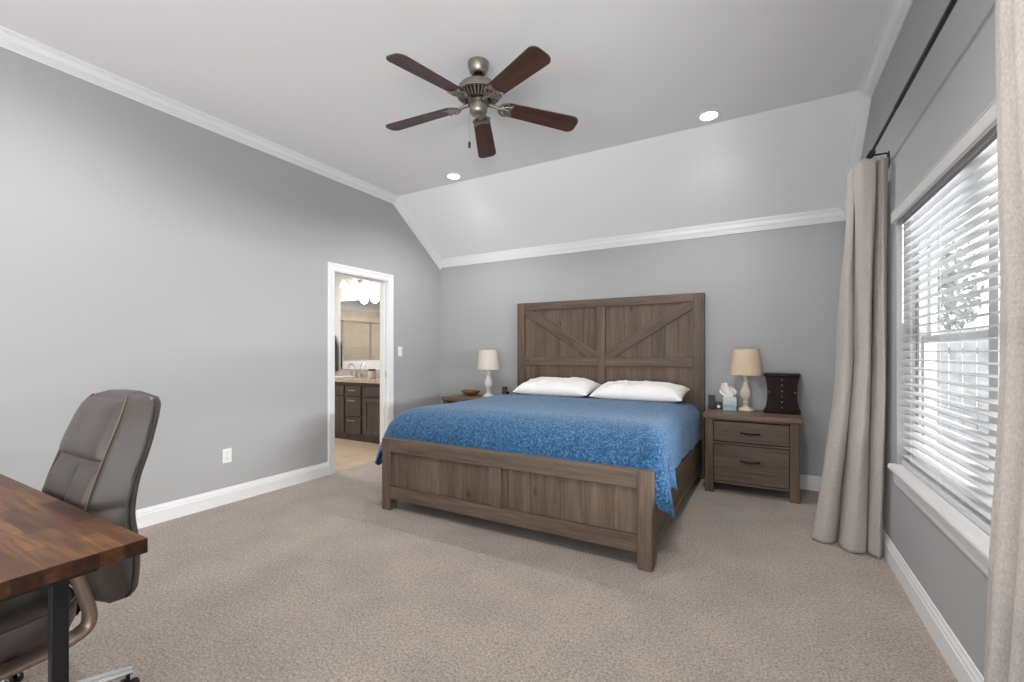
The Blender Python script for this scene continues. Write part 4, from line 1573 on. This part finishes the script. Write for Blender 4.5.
bm = BM(); sheet(bm, towf, 40, 24)
to_ = obj('cloth', bm, TOWEL, tw, angle=80)
so = to_.modifiers.new('thick', 'SOLIDIFY'); so.thickness = .012
bm = BM(); box(bm, -.022, .022, -.008, -.001, -.03, .05, .003); tube(bm, [(0, -.006, .02), (0, -.045, .012), (0, -.060, .02), (0, -.065, .04)], .007, 8)
hk = obj('hook', bm, PLASTICWHITE, tw); hk['label'] = 'white hook'
# jar on the counter by the doorway
jr = thing('glass_jar', 'small pale glass jar with a dark lid on the granite counter near the doorway', 'jar', (-4.82, 4.52, .858))
bm = BM(); lathe(bm, [(.001, 0), (.048, 0), (.052, .006), (.052, .095), (.046, .104), (.001, .104)], 28)
obj('jar_body', bm, M('pale_jar', (.62, .55, .46), .2), jr)
bm = BM(); lathe(bm, [(.001, .1045), (.054, .1045), (.054, .122), (.048, .126), (.001, .126)], 28)
lid = obj('lid', bm, BLACKPLASTIC, jr); lid['label'] = 'dark lid'
# shower enclosure: framed glass on the low wall
sg_ = thing('shower_enclosure', 'metal-framed glass shower screen standing on the low white wall, seen in the mirror', 'shower screen', (-6.64, 3.2, 1.061))
bm = BM()
for yy in (-.98, .20, .86):
    box(bm, -.015, .015, yy - .014, yy + .014, 0, .74, .002)
box(bm, -.015, .015, -.966, .874, .715, .745, .002)
box(bm, -.015, .015, -.966, .874, 0, .025, .002)
obj('metal_frame', bm, NICKEL, sg_)
for ya, yb in ((-.966, .186), (.214, .846)):
    bm = BM(); box(bm, -.003, .003, ya, yb, .025, .715)
    obj('glass_pane', bm, thin_glass('shower_glass', (.95, .95, .93), .08), sg_, smooth=False)

# ================================================================== OUTSIDE
bm = BM(); box(bm, RW + .17, 16, -8, 16, -.35, -.25)
lw = struct('ground_outside', bm, LAWN, smooth=False)
fe = thing('garden_fence', 'weathered upright-board garden fence crossing the yard outside the window', 'fence', (0.9, 9.0, -.25))
for i in range(6):
    bm = BM(); box(bm, i * 2.4 - .045, i * 2.4 + .045, .03, .12, 0, 1.95, .005)
    obj('post', bm, FENCE, fe)
bm = BM()
for i in range(80):
    x = i * .152
    box(bm, x, x + .136, 0, .02, .03, 1.82 + random.uniform(-.006, .006))
obj('boards', bm, FENCE, fe, smooth=False)
bm = BM()
for z in (.35, 1.45):
    box(bm, 0, 12.1, .021, .06, z, z + .09)
obj('rails', bm, FENCE, fe, smooth=False)
for i, (x, y, h, r) in enumerate(((2.6, 11.6, 3.5, .9), (5.2, 12.6, 4.2, 1.2), (3.6, 15.2, 4.6, 1.2), (8.6, 14.0, 4.8, 1.5))):
    t = thing('tree', ['leafy green tree beyond the fence, the closest to the window', 'tall leafy tree farthest along beyond the fence', 'short leafy tree between two taller trees beyond the fence', 'tall leafy tree beyond the fence, set back behind the others'][i], 'tree', (x, y, -.25), i, 'trees beyond the fence')
    bm = BM(); tube(bm, [(0, 0, 0), (.05, 0, h * .3), (-.04, .05, h * .6), (0, 0, h * .85)], [.16, .13, .09, .04], 10)
    for q in range(5):
        a = q * 1.3
        tube(bm, [(0, 0, h * (.4 + .07 * q)), (r * .6 * math.cos(a), r * .6 * math.sin(a), h * (.55 + .07 * q))], [.05, .02], 8)
    obj('trunk', bm, BARK, t)
    bm = BM()
    rnd = random.Random(i)
    for q in range(620):
        d = Vector((rnd.gauss(0, 1), rnd.gauss(0, 1), rnd.gauss(0, 1))).normalized() * (rnd.random() ** .4)
        p = Vector((d.x * r, d.y * r, h * .68 + d.z * h * .34))
        e = Euler((rnd.random() * 6, rnd.random() * 6, rnd.random() * 6)).to_matrix()
        s_ = rnd.uniform(.06, .12)
        vs = [bm.verts.new(p + e @ Vector(c) * s_) for c in ((-1, 0, 0), (0, -.5, .15), (1, 0, 0), (0, .5, .15))]
        bm.faces.new(vs)
    obj('foliage', bm, LEAFG, t, smooth=False)
